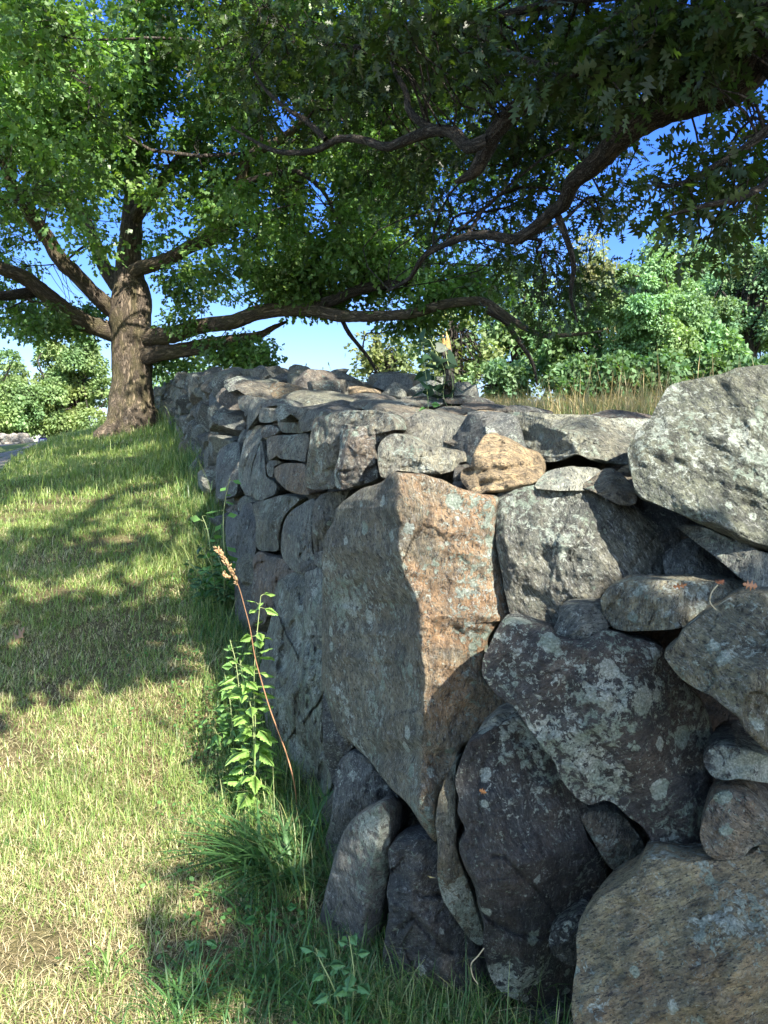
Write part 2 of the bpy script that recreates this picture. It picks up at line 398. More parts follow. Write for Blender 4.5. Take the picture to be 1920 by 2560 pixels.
def stone(pts, D=None, tilt=None, k=.6, bulge=.32, L=.35, tint='grey', lich=.5, rust=.3, fleck=.6, ridges=(), cracks=(), planes=3, label=None,
          N_=None, rough=1., rust_l=None, crag=.6, lip=None, shrink=1., name='stone', power=3.8):
    """boulder whose near outline is the polygon pts (photo pixels), standing at depth D, with a relief towards the viewer and a body behind"""
    _sid[0] += 1; seed = _sid[0]*7+3; r = R(seed)
    P = np.asarray(pts, float)
    x, y = P[:, 0], P[:, 1]; x2, y2 = np.roll(x, -1), np.roll(y, -1)
    cr = x*y2-x2*y; A = cr.sum()/2
    c = np.array([((x+x2)*cr).sum(), ((y+y2)*cr).sum()])/(6*A)
    if A < 0: P = P[::-1]
    sp = math.sqrt(abs(A))
    Dc = D if D is not None else wall_depth(*c)
    m = sp*Dc/2000.
    N_ = N_ or int(np.clip(sp*.75, 48, 260)); K = int(np.clip(sp*.17, 9, 60))
    O = crom(P, N_, closed=True)
    ang = np.linspace(0, 2*math.pi, N_, endpoint=False)
    jit = fbm(np.stack([O[:, 0], O[:, 1], 0*ang], -1)/sp, 4.0, 4, seed)*.035
    O = c+(O-c)*(shrink+jit[:, None])
    if tilt is None:
        e = max(8., sp*.3)
        gx = (wall_depth(c[0]+e, c[1])-wall_depth(c[0]-e, c[1]))/(2*e); gy = (wall_depth(c[0], c[1]+e)-wall_depth(c[0], c[1]-e))/(2*e)
        lim = 2.4*Dc/2000
        gx = np.clip(gx*k, -lim, lim); gy = np.clip(gy*k, -lim, lim)
    else: gx, gy = tilt[0]*Dc/2000, tilt[1]*Dc/2000
    rr = 1-(np.arange(K+1)/K)**1.55            # 1 at the rim ... 0 in the middle, denser near the rim
    pts2 = c+(O[None]-c)*rr[:-1, None, None]   # K x N x 2
    pts2 = np.concatenate([pts2.reshape(-1, 2), c[None]])
    rv = np.concatenate([np.repeat(rr[:-1], N_), [0.]])
    q = (pts2-c)/sp
    h = bulge*(1-np.clip(rv, 0, 1)**power)**(1/power)
    a0 = r.uniform(0, 2*math.pi); nf = planes*3
    for f_ in range(nf):     # cleavage faces: a polyhedral dome
        a = a0+2*math.pi*f_/nf+r.uniform(-.5, .5); sl = r.uniform(.2, .85)
        h = np.minimum(h, bulge*r.uniform(.60, .95)-sl*(q[:, 0]*math.cos(a)+q[:, 1]*math.sin(a)-r.uniform(0, .2)))
    sd_pts = r.uniform(-.8, .8, (26, 2)); qq = q+.03*np.stack([fbm(np.stack([q[:, 0], q[:, 1], 0*q[:, 0]], -1), 5, 3, seed+k_) for k_ in (0, 9)], -1)
    dq = ((qq[:, None]-sd_pts[None])**2*np.array([1.6, .8])).sum(-1); ci = dq.argmin(1)
    tl_ = r.normal(size=(26, 2))*.11; of_ = r.normal(size=26)*.012
    h = h+crag*(of_[ci]+((qq-sd_pts[ci])*tl_[ci]).sum(1))
    h = np.maximum(h, -.35)*m
    for rd in ridges:        # (polyline top->bottom, slope left, slope right [, width])
        rp = np.array(rd[0], float); o = np.argsort(rp[:, 1]); xr = np.interp(pts2[:, 1], rp[o, 1], rp[o, 0])
        xr = xr+sp*.012*fbm(np.stack([pts2[:, 1]*0, pts2[:, 1]/sp, 0*xr], -1), 14, 3, seed)
        dx = (pts2[:, 0]-xr)*Dc/2000
        h = h-np.where(dx < 0, -dx*rd[1], dx*rd[2])
    base_d = Dc+gx*(pts2[:, 0]-c[0])+gy*(pts2[:, 1]-c[1])
    if lip is not None:
        yl = P[:, 1].min()+(P[:, 1].max()-P[:, 1].min())*(1-lip)+sp*.06*fbm(np.stack([pts2[:, 0]/sp, 0*pts2[:, 0], 0*pts2[:, 0]], -1), 3, 3, seed)
        base_d = Dc+gx*(pts2[:, 0]-c[0])+(-gy)*1.9*np.maximum(0, yl-pts2[:, 1])+gy*.1*(pts2[:, 1]-yl)
    W0 = at(pts2[:, 0], pts2[:, 1], base_d)
    n3 = W0+seed*3.7
    amp = rough*sm((1-rv)*6+.25)
    h = h+amp*(m*.07*fbm(n3, 2.0/m, 3, seed)+m*.045*fbm(n3, 6/m, 4, seed+5)+.008*fbm(n3, 30, 4, seed+9)+m*.03*ridged(n3@rock_axes(seed), 3.5/m, 3, seed+2))
    for ck in cracks:        # (polyline, width_px, depth_m)
        cp = np.array(ck[0], float); dmin = np.full(len(pts2), 1e9)
        for a_, b_ in zip(cp[:-1], cp[1:]):
            d_ = b_-a_; t_ = np.clip(((pts2-a_)@d_)/(d_@d_), 0, 1); dmin = np.minimum(dmin, np.linalg.norm(pts2-(a_+t_[:, None]*d_), axis=1))
        h = h-ck[2]*np.exp(-(dmin/ck[1])**2)
    W = at(pts2[:, 0], pts2[:, 1], base_d-h)
    Fq = []
    i = np.arange(K-1)[:, None]*N_; j = np.arange(N_)[None]; kk = (j+1) % N_
    Fq = np.stack([i+j, i+kk, i+N_+kk, i+N_+j], -1).reshape(-1, 4)
    base = (K-1)*N_; jj = np.arange(N_); Ft = np.stack([base+jj, base+(jj+1) % N_, np.full(N_, K*N_)], -1)
    # body behind the rim
    rim = W[:N_]; cen = at(c[0], c[1], Dc)
    s_, u_ = side(cen[0], cen[1]); nw = wall_n(u_)
    view = ray(c[0], c[1])*np.array([1, 1, .35]); view /= np.linalg.norm(view)
    e3 = view+.45*np.array([-nw[0], -nw[1], 0]); e3 /= np.linalg.norm(e3)
    bs = []; M = 7
    for b in range(1, M+1):
        t = b/M
        sh = 1.015-.32*t**2.2
        cc = rim.mean(0)
        ring = cc+(rim-cc)*sh+e3*L*t**.9
        ring = ring+m*.05*fbm(ring+seed, 2.5/m, 3, seed)[:, None]*np.array([1, .3, 1])
        bs.append(ring)
    nV = len(W); V = np.concatenate([W]+bs+[(rim.mean(0)+e3*L*1.08)[None]])
    F2 = []
    prev = jj; 
    for b in range(M):
        cur = nV+b*N_+jj
        F2.append(np.stack([prev, cur, np.roll(cur, -1), np.roll(prev, -1)], -1)); prev = cur
    F2 = np.concatenate(F2)
    Ft = np.concatenate([Ft, np.stack([np.roll(prev, -1), prev, np.full(N_, len(V)-1)], -1)])
    org = cen; tn = TINTS[tint] if isinstance(tint, str) else tint
    tn = np.array(tn)*r.uniform(.92, 1.08)*np.array([.95, 1.01, .97])
    T, Pm, Of = rock_attrs(len(V), tn, lich, rust, fleck, seed)
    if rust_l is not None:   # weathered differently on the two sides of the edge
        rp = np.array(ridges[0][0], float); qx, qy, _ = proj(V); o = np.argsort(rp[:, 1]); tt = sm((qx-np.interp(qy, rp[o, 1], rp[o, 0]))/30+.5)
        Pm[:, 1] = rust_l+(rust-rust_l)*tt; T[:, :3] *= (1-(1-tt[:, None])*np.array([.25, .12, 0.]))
    me = mesh(name, V-org, [Fq, F2, Ft], ROCK, {'tint': T, 'prm': Pm, 'off': Of})
    o = link(name, me, WALL, Vector(org-WORG), label=label)
    return o
def tdepth(c):   # depth of stones lying on the wall's top, by their height in the photo
    return float(np.interp(c, [965, 985, 1005, 1030, 1060, 1100, 1150, 1200, 1240], [7.2, 5.6, 4.7, 4.0, 3.4, 2.95, 2.65, 2.4, 2.25]))
def top(tag, pts, **kw):
    P = cv(tag, pts); cy = np.mean([p[1] for p in P])
    kw.setdefault('D', tdepth(cy)); kw.setdefault('tilt', (0, -2.2)); kw.setdefault('L', .45); kw.setdefault('planes', 3); kw.setdefault('bulge', .12); kw.setdefault('lip', .42); kw.setdefault('shrink', .935)
    P = [(c_[0], c_[1]) for c_ in P]
    return stone(P, **kw)

# --- the big rust-coloured slab with its sharp vertical edge
stone(cv('Y', [(575, 68), (680, 68), (800, 80), (900, 108), (1010, 135), (1150, 190), (1260, 240), (1410, 275), (1405, 400), (1415, 600), (1435, 760), (1465, 950), (1480, 1100), (1520, 1240), (1440, 1250), (1350, 1370), (1310, 1480), (1285, 1640), (1300, 1700)])
      + cv('E', [(1180, 90), (1000, 200), (900, 245), (850, 300), (830, 400), (770, 470), (725, 620), (715, 800), (640, 720), (560, 620), (480, 540), (400, 440), (330, 350), (250, 270), (150, 170), (110, 60)])
      + cv('Y', [(20, 1700), (20, 1250), (30, 900), (35, 620), (100, 470), (150, 320), (310, 200), (420, 170), (510, 130)]),
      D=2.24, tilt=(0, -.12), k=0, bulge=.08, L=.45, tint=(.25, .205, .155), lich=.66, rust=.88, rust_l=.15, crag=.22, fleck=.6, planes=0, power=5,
      ridges=[(cv('Y', [(640, 60), (625, 200), (620, 450), (640, 700), (700, 900), (790, 1120), (825, 1300), (800, 1500), (830, 1700), (830, 2100), (800, 2600)]), 2.3, .10)],
      cracks=[(cv('Y', [(820, 150), (800, 250), (840, 310)]), 6, .01), (cv('Y', [(1080, 1310), (1130, 1350), (1180, 1360)]), 3, .008), (cv('Y', [(1160, 1400), (1170, 1600), (1160, 1640)]), 5, .006)],
      N_=320, label='huge upright slab with a sharp edge, its sunlit side rusty orange')

# --- right-hand boulders
stone(cv('C', [(870, 640), (865, 560), (895, 500), (940, 420), (985, 370), (1040, 270), (1100, 190), (1250, 150), (1400, 125), (1490, 95), (1659, 88), (1850, 85), (2050, 150), (2150, 500), (2100, 1000), (1950, 1240), (1800, 1225), (1659, 1160), (1560, 1120), (1400, 1050), (1230, 980), (1100, 920), (1010, 870), (940, 830), (895, 770)]),
      D=2.14, tilt=(.25, -.55), bulge=.36, L=.5, tint=(.13, .14, .115), lich=.60, rust=.05, fleck=.62, planes=2, crag=.15, power=2.1, label='largest grey-green capstone, a rounded boulder')
stone(cv('C', [(100, 400), (140, 355), (200, 343), (400, 353), (640, 368), (760, 382), (900, 385), (1000, 400), (1000, 560), (900, 640), (760, 640), (640, 620), (560, 590), (500, 612), (420, 632), (350, 620), (270, 570), (160, 490), (105, 450)]),
      D=2.62, tilt=(0, -1.4), bulge=.22, L=.45, tint=(.25, .25, .215), lich=.66, rust=.05, fleck=.8, ridges=[(cv('C', [(330, 340), (400, 400), (520, 500), (600, 640)]), .9, .15)], label='long pale flat capstone')
top('C', [(600, 375), (680, 343), (740, 328), (830, 335), (900, 350), (970, 385), (960, 420), (700, 400)], D=3.3, tint='red', lich=.25, label='dark red-brown slab behind the pale flat capstone')
stone(cv('B', [(400, 820), (430, 775), (460, 768), (520, 785), (600, 825), (660, 860), (685, 910), (680, 960), (640, 985), (590, 1000), (520, 1020), (440, 1022), (390, 1028), (345, 990), (330, 960), (335, 925), (370, 905), (378, 870)]),
      D=2.36, tilt=(0, -.6), bulge=.36, L=.3, tint='tan', lich=.05, rust=.15, fleck=.15, power=2.2, planes=2, crag=.5,
      cracks=[(cv('B', [(345, 930), (420, 935), (470, 925), (540, 925), (640, 905), (670, 880)]), 9, .02), (cv('B', [(420, 985), (500, 975), (600, 955)]), 7, .014)], label='tan sunlit wedge of stone without lichen')
stone(cv('C', [(100, 835), (180, 795), (300, 765), (450, 758), (560, 770), (650, 785), (740, 800), (830, 850), (900, 900), (960, 945), (1010, 990), (1090, 1050), (1110, 1120)])
      + cv('D', [(1115, 30), (1110, 80), (1000, 120), (800, 150), (700, 200), (690, 240), (620, 250), (500, 250), (450, 290), (435, 380), (340, 372), (250, 345), (180, 325), (155, 250), (140, 180), (130, 80)]) + cv('C', [(92, 1100), (95, 980)]),
      D=2.22, tilt=(.1, -.35), bulge=.42, rough=1.3, L=.42, tint=(.13, .135, .125), lich=.60, rust=.08, fleck=.85, ridges=[(cv('C', [(560, 740), (800, 900), (900, 1100), (980, 1300), (980, 1500)]), .15, .5)], label='big grey boulder between the orange slab and the capstone')
stone(cv('C', [(320, 760), (370, 700), (440, 672), (530, 662), (620, 665), (690, 682), (720, 720), (700, 790), (500, 800), (340, 790)]), D=2.3, tilt=(0, -1.6), bulge=.25, L=.4, tint='pale', lich=.6, rust=0, fleck=.7)
stone(cv('C', [(590, 775), (650, 720), (700, 682), (750, 668), (800, 700), (850, 745), (890, 790), (900, 870), (800, 880), (660, 810)]), D=2.24, tilt=(0, -.8), bulge=.3, tint='brown', lich=.15, rust=.2, fleck=.3)
stone(cv('C', [(790, 692), (835, 655), (900, 650), (920, 715), (820, 715)]), D=2.5, tilt=(0, -.8), tint='orange', lich=0, rust=.8, fleck=.1)
stone(cv('C', [(850, 745), (890, 738), (930, 810), (880, 815)]), D=2.4, tilt=(0, -.8), tint='red', lich=0, rust=.4)
stone(cv('C', [(350, 625), (520, 590), (700, 620), (900, 620), (980, 700), (860, 740), (780, 690), (600, 690), (360, 690)]), D=2.95, tilt=(0, -.4), tint='brown', lich=0, rust=.3, fleck=.2, L=.3)
stone(cv('S', [(1570, 1235), (1610, 1215), (1690, 1270), (1760, 1310), (1800, 1420), (1700, 1470), (1630, 1400), (1580, 1300)]), D=2.32, tilt=(0, -.8), tint='dark', lich=.35, rust=.1)
stone(cv('S', [(1701, 1320), (1729, 1316), (1764, 1320), (1808, 1340), (1851, 1353), (1894, 1375), (1990, 1420), (2000, 1520), (1920, 1492), (1903, 1478), (1877, 1462), (1851, 1446), (1812, 1412), (1770, 1378), (1730, 1348)]), D=1.95, tilt=(0, -1), bulge=.3, tint='grey', lich=.62, rust=0, fleck=.8)
stone(cv('S', [(1660, 1400), (1700, 1360), (1740, 1350), (1790, 1395), (1850, 1460), (1780, 1480), (1680, 1470)]), D=2.15, tilt=(0, -.6), tint='blue', lich=.45, rust=.05)
stone(cv('D', [(700, 215), (740, 175), (800, 140), (860, 122), (960, 120), (1100, 118), (1250, 120), (1400, 125), (1520, 140), (1600, 160), (1630, 195), (1560, 260), (1400, 330), (1250, 375), (1180, 385), (1100, 400), (1000, 405), (900, 408), (830, 410), (770, 395), (735, 350), (700, 290)]),
      D=1.88, tilt=(0, -.7), bulge=.34, L=.35, tint=(.215, .20, .155), lich=.62, rust=.12, fleck=.6, ridges=[(cv('D', [(860, 100), (960, 200), (1040, 300), (1080, 420)]), .35, .2)], label='flat olive stone with brown leaves caught on it')
stone(cv('D', [(455, 300), (480, 265), (560, 257), (690, 257), (705, 290), (735, 350), (750, 385), (700, 412), (640, 445), (560, 455), (490, 445), (425, 425), (435, 370), (450, 340)]), D=1.92, tilt=(0, -.5), bulge=.35, L=.25, tint='grey', lich=.64, rust=0, ridges=[(cv('D', [(470, 240), (540, 340), (620, 470)]), .4, .4)], label='small wedge stone')
stone(cv('D', [(10, 620), (20, 540), (60, 470), (90, 400), (120, 345), (190, 345), (300, 370), (400, 395), (430, 430), (520, 455), (600, 455), (660, 430), (720, 400), (800, 415), (860, 440), (950, 455), (1020, 490), (1050, 520), (1080, 600), (1150, 690), (1230, 760), (1300, 860), (1320, 930), (1350, 1000), (1330, 1060), (1290, 1130), (1300, 1210), (1340, 1260)])
      + cv('H', [(1385, 200), (1368, 270), (1370, 320), (1250, 372), (1170, 350), (1130, 270), (1050, 210), (1000, 160), (950, 140), (880, 150), (800, 90), (760, 40), (745, 0)]) + cv('D', [(430, 1170), (380, 1110), (300, 1000), (270, 960), (230, 900), (200, 850), (100, 780), (50, 720), (15, 670)]),
      D=1.86, crag=.3, tilt=(.15, -.2), bulge=.26, L=.45, tint=(.062, .062, .068), lich=.95, rust=.14, fleck=.2, planes=2, power=3,
      cracks=[(cv('H', [(1210, 140), (1250, 230), (1290, 290)]), 4, .008), (cv('D', [(540, 600), (480, 760), (560, 900)]), 14, .006)], label='wide dark slab spattered with pale lichen')
stone(cv('D', [(1065, 540), (1120, 490), (1160, 420), (1210, 370), (1300, 300), (1400, 250), (1460, 222), (1540, 200), (1659, 192), (1800, 200), (1950, 500), (1900, 1100), (1760, 1180), (1659, 1110), (1600, 1050), (1530, 980), (1500, 920), (1440, 870), (1340, 790), (1240, 740), (1160, 690), (1100, 620)]),
      D=1.66, tilt=(.1, -.35), bulge=.36, L=.45, tint=(.155, .15, .115), lich=.58, rust=.12, fleck=.5, planes=3, label='olive-grey boulder at the right, pointed to the left')
stone(cv('D', [(1290, 1130), (1330, 1085), (1400, 1070), (1500, 1080), (1580, 1100), (1659, 1130), (1800, 1190), (1800, 1310), (1659, 1285), (1500, 1262), (1400, 1268), (1330, 1240), (1290, 1180)]), D=1.74, tilt=(0, -.3), bulge=.3, tint='blue', lich=.75, rust=.1)
stone(cv('D', [(0, 965), (30, 940), (80, 900), (165, 868), (215, 865), (230, 905), (120, 950), (60, 985), (5, 1012), (-10, 990)]), D=2.06, tilt=(0, -.4), bulge=.4, L=.2, tint='pale', lich=.3, rust=0, fleck=.9, label='small pale weathered chip')
stone(cv('E', [(835, 380), (870, 290), (900, 240), (1000, 190), (1100, 150), (1180, 120), (1230, 150), (1290, 230), (1370, 330), (1440, 460), (1540, 570), (1600, 640), (1560, 700), (1600, 800), (1660, 880), (1700, 960), (1690, 1080), (1620, 1160), (1560, 1250), (1530, 1400), (1500, 1600), (1490, 1790), (1400, 1810), (1300, 1790), (1220, 1740), (1100, 1680), (1030, 1600), (1000, 1500), (985, 1400), (990, 1290), (960, 1200), (930, 1070), (870, 930), (850, 830), (880, 750), (835, 650), (840, 560), (822, 480)]),
      D=2.0, crag=.12, tilt=(.1, .1), bulge=.3, L=.42, tint=(.05, .052, .06), lich=.6, rust=.12, fleck=.35, planes=2, power=2.6,
      cracks=[(cv('E', [(1040, 900), (1110, 905), (1180, 985), (1330, 1130), (1420, 1250)]), 4, .012), (cv('E', [(960, 1215), (1060, 1290), (1180, 1345), (1290, 1366), (1400, 1340)]), 6, .022), (cv('E', [(1000, 330), (960, 480), (965, 640)]), 5, .01)],
      label='dark bluish boulder split by cracks')
stone(cv('E', [(828, 358), (800, 385), (760, 470), (730, 560), (715, 640), (715, 760), (725, 870), (720, 980), (740, 1100), (770, 1180), (830, 1270), (900, 1370), (960, 1412), (985, 1400), (975, 1300), (940, 1180), (900, 1060), (860, 950), (830, 850), (820, 800), (835, 750), (822, 700), (825, 640), (825, 560), (818, 480)]),
      D=2.04, tilt=(.3, .1), bulge=.3, L=.35, tint='olive', lich=.70, rust=.25, fleck=.4, planes=1, label='thin upright sliver beside a black crack')
stone(cv('H', [(1659, 325), (1600, 362), (1500, 400), (1420, 402), (1300, 400), (1200, 390), (1130, 400), (1100, 450), (1040, 492), (970, 530), (900, 590), (865, 640), (830, 730), (830, 830), (815, 930), (800, 1040), (810, 1106), (820, 1250), (1000, 1400), (1500, 1450), (1900, 1300), (2000, 800), (1900, 420)]),
      D=1.66, crag=.3, tilt=(.1, -.1), bulge=.3, L=.45, tint=(.235, .205, .14), lich=.66, rust=.38, fleck=.3, planes=2, label='tan and ochre boulder in the bottom corner')
stone(cv('H', [(1370, 320), (1365, 270), (1385, 200), (1400, 160), (1440, 110), (1490, 95), (1550, 110), (1600, 140), (1659, 200), (1740, 260), (1700, 320), (1600, 340), (1550, 385), (1490, 396), (1430, 396), (1390, 370)]), D=1.72, tilt=(0, -.1), bulge=.38, L=.3, tint='brown', lich=.64, rust=.35, label='roundish brown stone wedged between boulders')
stone(cv('H', [(850, 215), (880, 190), (960, 185), (1020, 200), (1060, 240), (1100, 290), (1125, 350), (1110, 450), (1050, 485), (1010, 460), (960, 410), (900, 310)]), D=1.98, tilt=(0, 0), bulge=.3, tint='mid', lich=.4, rust=.35)
stone(cv('H', [(1010, 190), (1060, 180), (1180, 300), (1240, 380), (1180, 410), (1100, 440), (1080, 330)]), D=2.1, tilt=(0, 0), bulge=.2, tint='red', lich=.1, rust=.9)
stone(cv('H', [(715, 770), (730, 705), (830, 640), (880, 640), (860, 760), (830, 850), (760, 830)]), D=1.93, tilt=(0, 0), bulge=.35, L=.25, tint='dark', lich=.62, rust=0)
stone(cv('E', [(448, 840), (560, 808), (680, 798), (720, 830), (728, 900), (722, 980), (742, 1100), (772, 1180), (832, 1270), (925, 1400), (995, 1480), (1010, 1560), (1090, 1680), (1180, 1740), (1245, 1765), (1120, 1820), (1050, 1866), (1080, 2050), (800, 2150), (440, 2050), (430, 1700), (410, 1500), (428, 1350), (440, 1200), (430, 1100), (450, 1000)]),
      D=2.14, tilt=(-.2, .15), bulge=.24, L=.5, tint=(.07, .075, .084), lich=.45, rust=.12, fleck=.6, planes=2,
      ridges=[(cv('E', [(590, 800), (600, 1100), (720, 1400), (800, 1650), (900, 2000)]), .5, .25)], cracks=[(cv('E', [(600, 1110), (640, 1130), (760, 1120)]), 6, .02), (cv('E', [(480, 1340), (590, 1250), (700, 1380), (800, 1450)]), 7, .025)], label='low dark stone with a folded surface')
stone(cv('E', [(385, 615), (420, 635), (450, 670), (457, 760), (450, 900), (442, 1000), (425, 1130), (410, 1200), (400, 1300), (360, 1400), (330, 1500), (290, 1600), (250, 1640), (190, 1665), (130, 1600), (90, 1500), (40, 1400), (30, 1300), (60, 1180), (90, 1050), (130, 900), (180, 770), (240, 690), (300, 650)]),
      D=2.34, tilt=(-.9, .1), bulge=.12, L=.35, crag=.1, tint=(.18, .17, .168), lich=.60, rust=.02, fleck=.55, planes=0, power=4,
      ridges=[(cv('E', [(390, 610), (380, 760), (330, 1000), (290, 1250), (250, 1640)]), .3, 1.5)], label='slim grey slab leaning at the foot of the wall')
stone(cv('E', [(160, 360), (230, 300), (300, 330), (360, 400), (440, 490), (500, 560), (420, 620), (300, 655), (240, 700), (180, 780), (130, 900), (95, 1060), (85, 900), (80, 800), (110, 680), (130, 500)]), D=2.62, tilt=(-.6, 0), bulge=.3, L=.5, tint='blue', lich=.5, rust=.05, fleck=.8)
stone(cv('E', [(375, 620), (500, 560), (560, 590), (620, 670), (670, 760), (600, 800), (450, 835), (440, 700)]), D=2.95, tilt=(0, 0), bulge=.3, L=.3, tint='dark', lich=.1, rust=.2)
stone(cv('E', [(1060, 1850), (1150, 1790), (1300, 1785), (1480, 1785), (1580, 1850), (1600, 2050), (1300, 2150), (1040, 2080)]), D=2.05, tilt=(0, 0), bulge=.3, tint='dark', lich=.4, rust=.1)

# --- left of the slab, the wall running away
stone(cv('S', [(705, 1449), (760, 1428), (812, 1420), (830, 1500), (830, 1640), (812, 1720), (806, 1800), (815, 1870), (832, 1930), (826, 1975), (800, 2010), (760, 2020), (700, 2010), (686, 1960), (672, 1870), (660, 1780), (650, 1700), (660, 1620), (680, 1540), (690, 1480)]),
      k=.75, bulge=.22, L=.5, tint=(.17, .18, .16), rough=2.0, crag=1.3, lich=.78, rust=.1, fleck=.7, planes=2, label='tall grey slab beside the weed')
stone(cv('Z', [(850, 480), (830, 400), (900, 360), (975, 325), (1010, 400), (1010, 560), (1000, 940), (960, 955), (900, 930), (850, 880), (830, 800), (820, 600)]), k=.7, bulge=.3, L=.4, tint='grey', lich=.75, rust=0, fleck=.8)
stone(cv('S', [(808, 1730), (830, 1750), (850, 1790), (885, 1856), (865, 1890), (840, 1965), (822, 1925), (808, 1860)]), k=.3, bulge=.25, L=.4, tint='dark', lich=.4, rust=0, fleck=.8)
_st = dict(k=.8, bulge=.3, L=.5)
def fs(tag, pts, **kw):
    a = dict(_st); a.update(dict(shrink=.94, rough=1.5, crag=1.0, tint='grey', lich=.55, rust=.12, fleck=.6)); a.update(kw); return stone(cv(tag, pts), **a)
fs('F', [(1010, 720), (1040, 900), (1050, 1000), (1060, 1040), (1120, 1080), (1140, 1150), (1100, 1200), (1000, 1240), (940, 1220), (920, 1130), (915, 1050), (930, 950), (960, 850), (985, 770)], tint='grey', lich=.6)
fs('F', [(1040, 715), (1100, 690), (1250, 680), (1400, 675), (1410, 780), (1385, 860), (1380, 920), (1300, 905), (1200, 900), (1150, 885), (1110, 865), (1060, 910), (1045, 830), (1038, 760)], tint='grey', lich=.66, rust=.3, label='block with a rusty broken underside')
fs('F', [(1110, 960), (1180, 920), (1250, 912), (1380, 935), (1375, 1080), (1395, 1150), (1410, 1190), (1340, 1192), (1220, 1155), (1150, 1090), (1105, 1030)], tint='brown', lich=.35, rust=.5)
fs('G', [(200, 500), (230, 400), (320, 360), (430, 330), (560, 335), (680, 332), (760, 370), (800, 420), (810, 480), (700, 470), (560, 450), (455, 440), (440, 520), (420, 600), (430, 700), (410, 760), (395, 850), (370, 905), (270, 910), (180, 900), (160, 860), (175, 700), (190, 560)], D=3.05, tilt=(-1.7, -.3), tint=(.19, .18, .155), lich=.6, rust=.12, bulge=.25, label='tall rounded stone standing upright at the wall corner')
fs('G', [(415, 430), (480, 438), (560, 448), (640, 440), (740, 455), (800, 490), (700, 540), (665, 580), (670, 700), (690, 820), (620, 855), (520, 885), (420, 910), (365, 870), (370, 760), (400, 660), (410, 520)], D=2.82, tilt=(-.5, -.4), ridges=[(cv('G', [(470, 430), (470, 560), (440, 700), (420, 800), (430, 910)]), 1.8, .1)], tint=(.12, .12, .12), lich=.66, rust=.3, fleck=.8, label='dark knobbly stone with one mint-green lichen patch')
fs('G', [(665, 590), (700, 540), (760, 505), (820, 500), (900, 530), (1000, 575), (1100, 600), (1200, 625), (1340, 640), (1300, 700), (1250, 715), (1210, 770), (1120, 795), (1000, 795), (880, 780), (770, 775), (720, 825), (680, 805), (660, 700)], D=2.62, tilt=(0, -.9), tint=(.25, .245, .215), lich=.62, rust=.12, bulge=.3, L=.3, label='pale tapering stone on top of the orange slab')
fs('F', [(1440, 1240), (1480, 1190), (1530, 1160), (1659, 1140), (1760, 1130), (1720, 1200), (1680, 1260), (1640, 1350), (1560, 1530), (1530, 1659), (1480, 1750), (1440, 1700), (1420, 1500), (1430, 1300)], tint='mid', lich=.6, k=.3)
fs('F', [(930, 1250), (1000, 1225), (1110, 1195), (1200, 1175), (1340, 1210), (1260, 1290), (1210, 1360), (1170, 1450), (1150, 1560), (1150, 1650), (1080, 1670), (960, 1640), (950, 1400), (925, 1300)], tint='olive', lich=.6)
fs('F', [(1210, 1360), (1270, 1290), (1350, 1240), (1440, 1200), (1460, 1260), (1440, 1320), (1430, 1450), (1430, 1600), (1440, 1760), (1390, 1850), (1290, 1840), (1200, 1760), (1160, 1659), (1170, 1480)], tint='grey', lich=.62, label='shield-shaped grey stone')
fs('Z', [(480, 220), (570, 250), (680, 275), (710, 320), (790, 350), (800, 385), (720, 405), (670, 445), (640, 540), (600, 640), (560, 740), (500, 800), (440, 700), (425, 550), (450, 400), (440, 300)], tint='red', lich=.4, rust=.3)
fs('Z', [(320, 400), (380, 270), (470, 200), (470, 400), (440, 550), (450, 750), (400, 860), (330, 800), (310, 600)], tint='blue', lich=.35)
fs('Z', [(785, 320), (850, 300), (895, 290), (930, 340), (860, 375), (800, 390)], tint='dark', lich=.2, L=.3)
fs('Z', [(880, 260), (980, 230), (1000, 340), (930, 350)], tint='mid', lich=.4, L=.3)
fs('F', [(810, 1370), (850, 1260), (925, 1230), (940, 1300), (965, 1400), (965, 1700), (900, 1850), (800, 1800), (820, 1500)], tint='blue', lich=.3)
fs('F', [(730, 1340), (800, 1310), (825, 1370), (840, 1500), (800, 1750), (720, 1650), (705, 1450)], tint='blue', lich=.2)
fs('F', [(870, 700), (920, 620), (980, 590), (1015, 620), (1015, 720), (990, 760), (970, 850), (935, 940), (920, 1040), (925, 1130), (930, 1210), (870, 1185), (820, 1100), (810, 960), (840, 820)], tint='grey', lich=.6)
fs('F', [(640, 840), (680, 780), (770, 740), (830, 755), (830, 960), (815, 1100), (790, 1200), (640, 1220), (620, 1000)], tint='blue', lich=.45)
fs('F', [(1005, 640), (1060, 600), (1130, 620), (1155, 660), (1100, 695), (1040, 712), (1005, 705)], tint='red', lich=.5, L=.3)
fs('F', [(1100, 870), (1130, 885), (1180, 915), (1120, 950), (1100, 1040), (1055, 1020), (1050, 930)], tint='mid', lich=.4, L=.3)
fs('F', [(985, 500), (1020, 450), (1120, 440), (1200, 455), (1140, 560), (1070, 590), (985, 580)], tint='pale', lich=.5, L=.3)
fs('F', [(1130, 450), (1260, 450), (1430, 480), (1400, 530), (1330, 570), (1250, 520), (1180, 565), (1130, 580)], tint='grey', lich=.5, L=.4, tilt=(0, -1), D=4.0)
fs('F', [(1135, 590), (1190, 540), (1270, 515), (1345, 560), (1370, 665), (1280, 675), (1180, 665)], tint='olive', lich=.6, L=.3)
fs('F', [(1310, 580), (1370, 510), (1450, 475), (1530, 490), (1500, 540), (1440, 640), (1380, 670), (1330, 650)], tint='mid', lich=.7, L=.3)
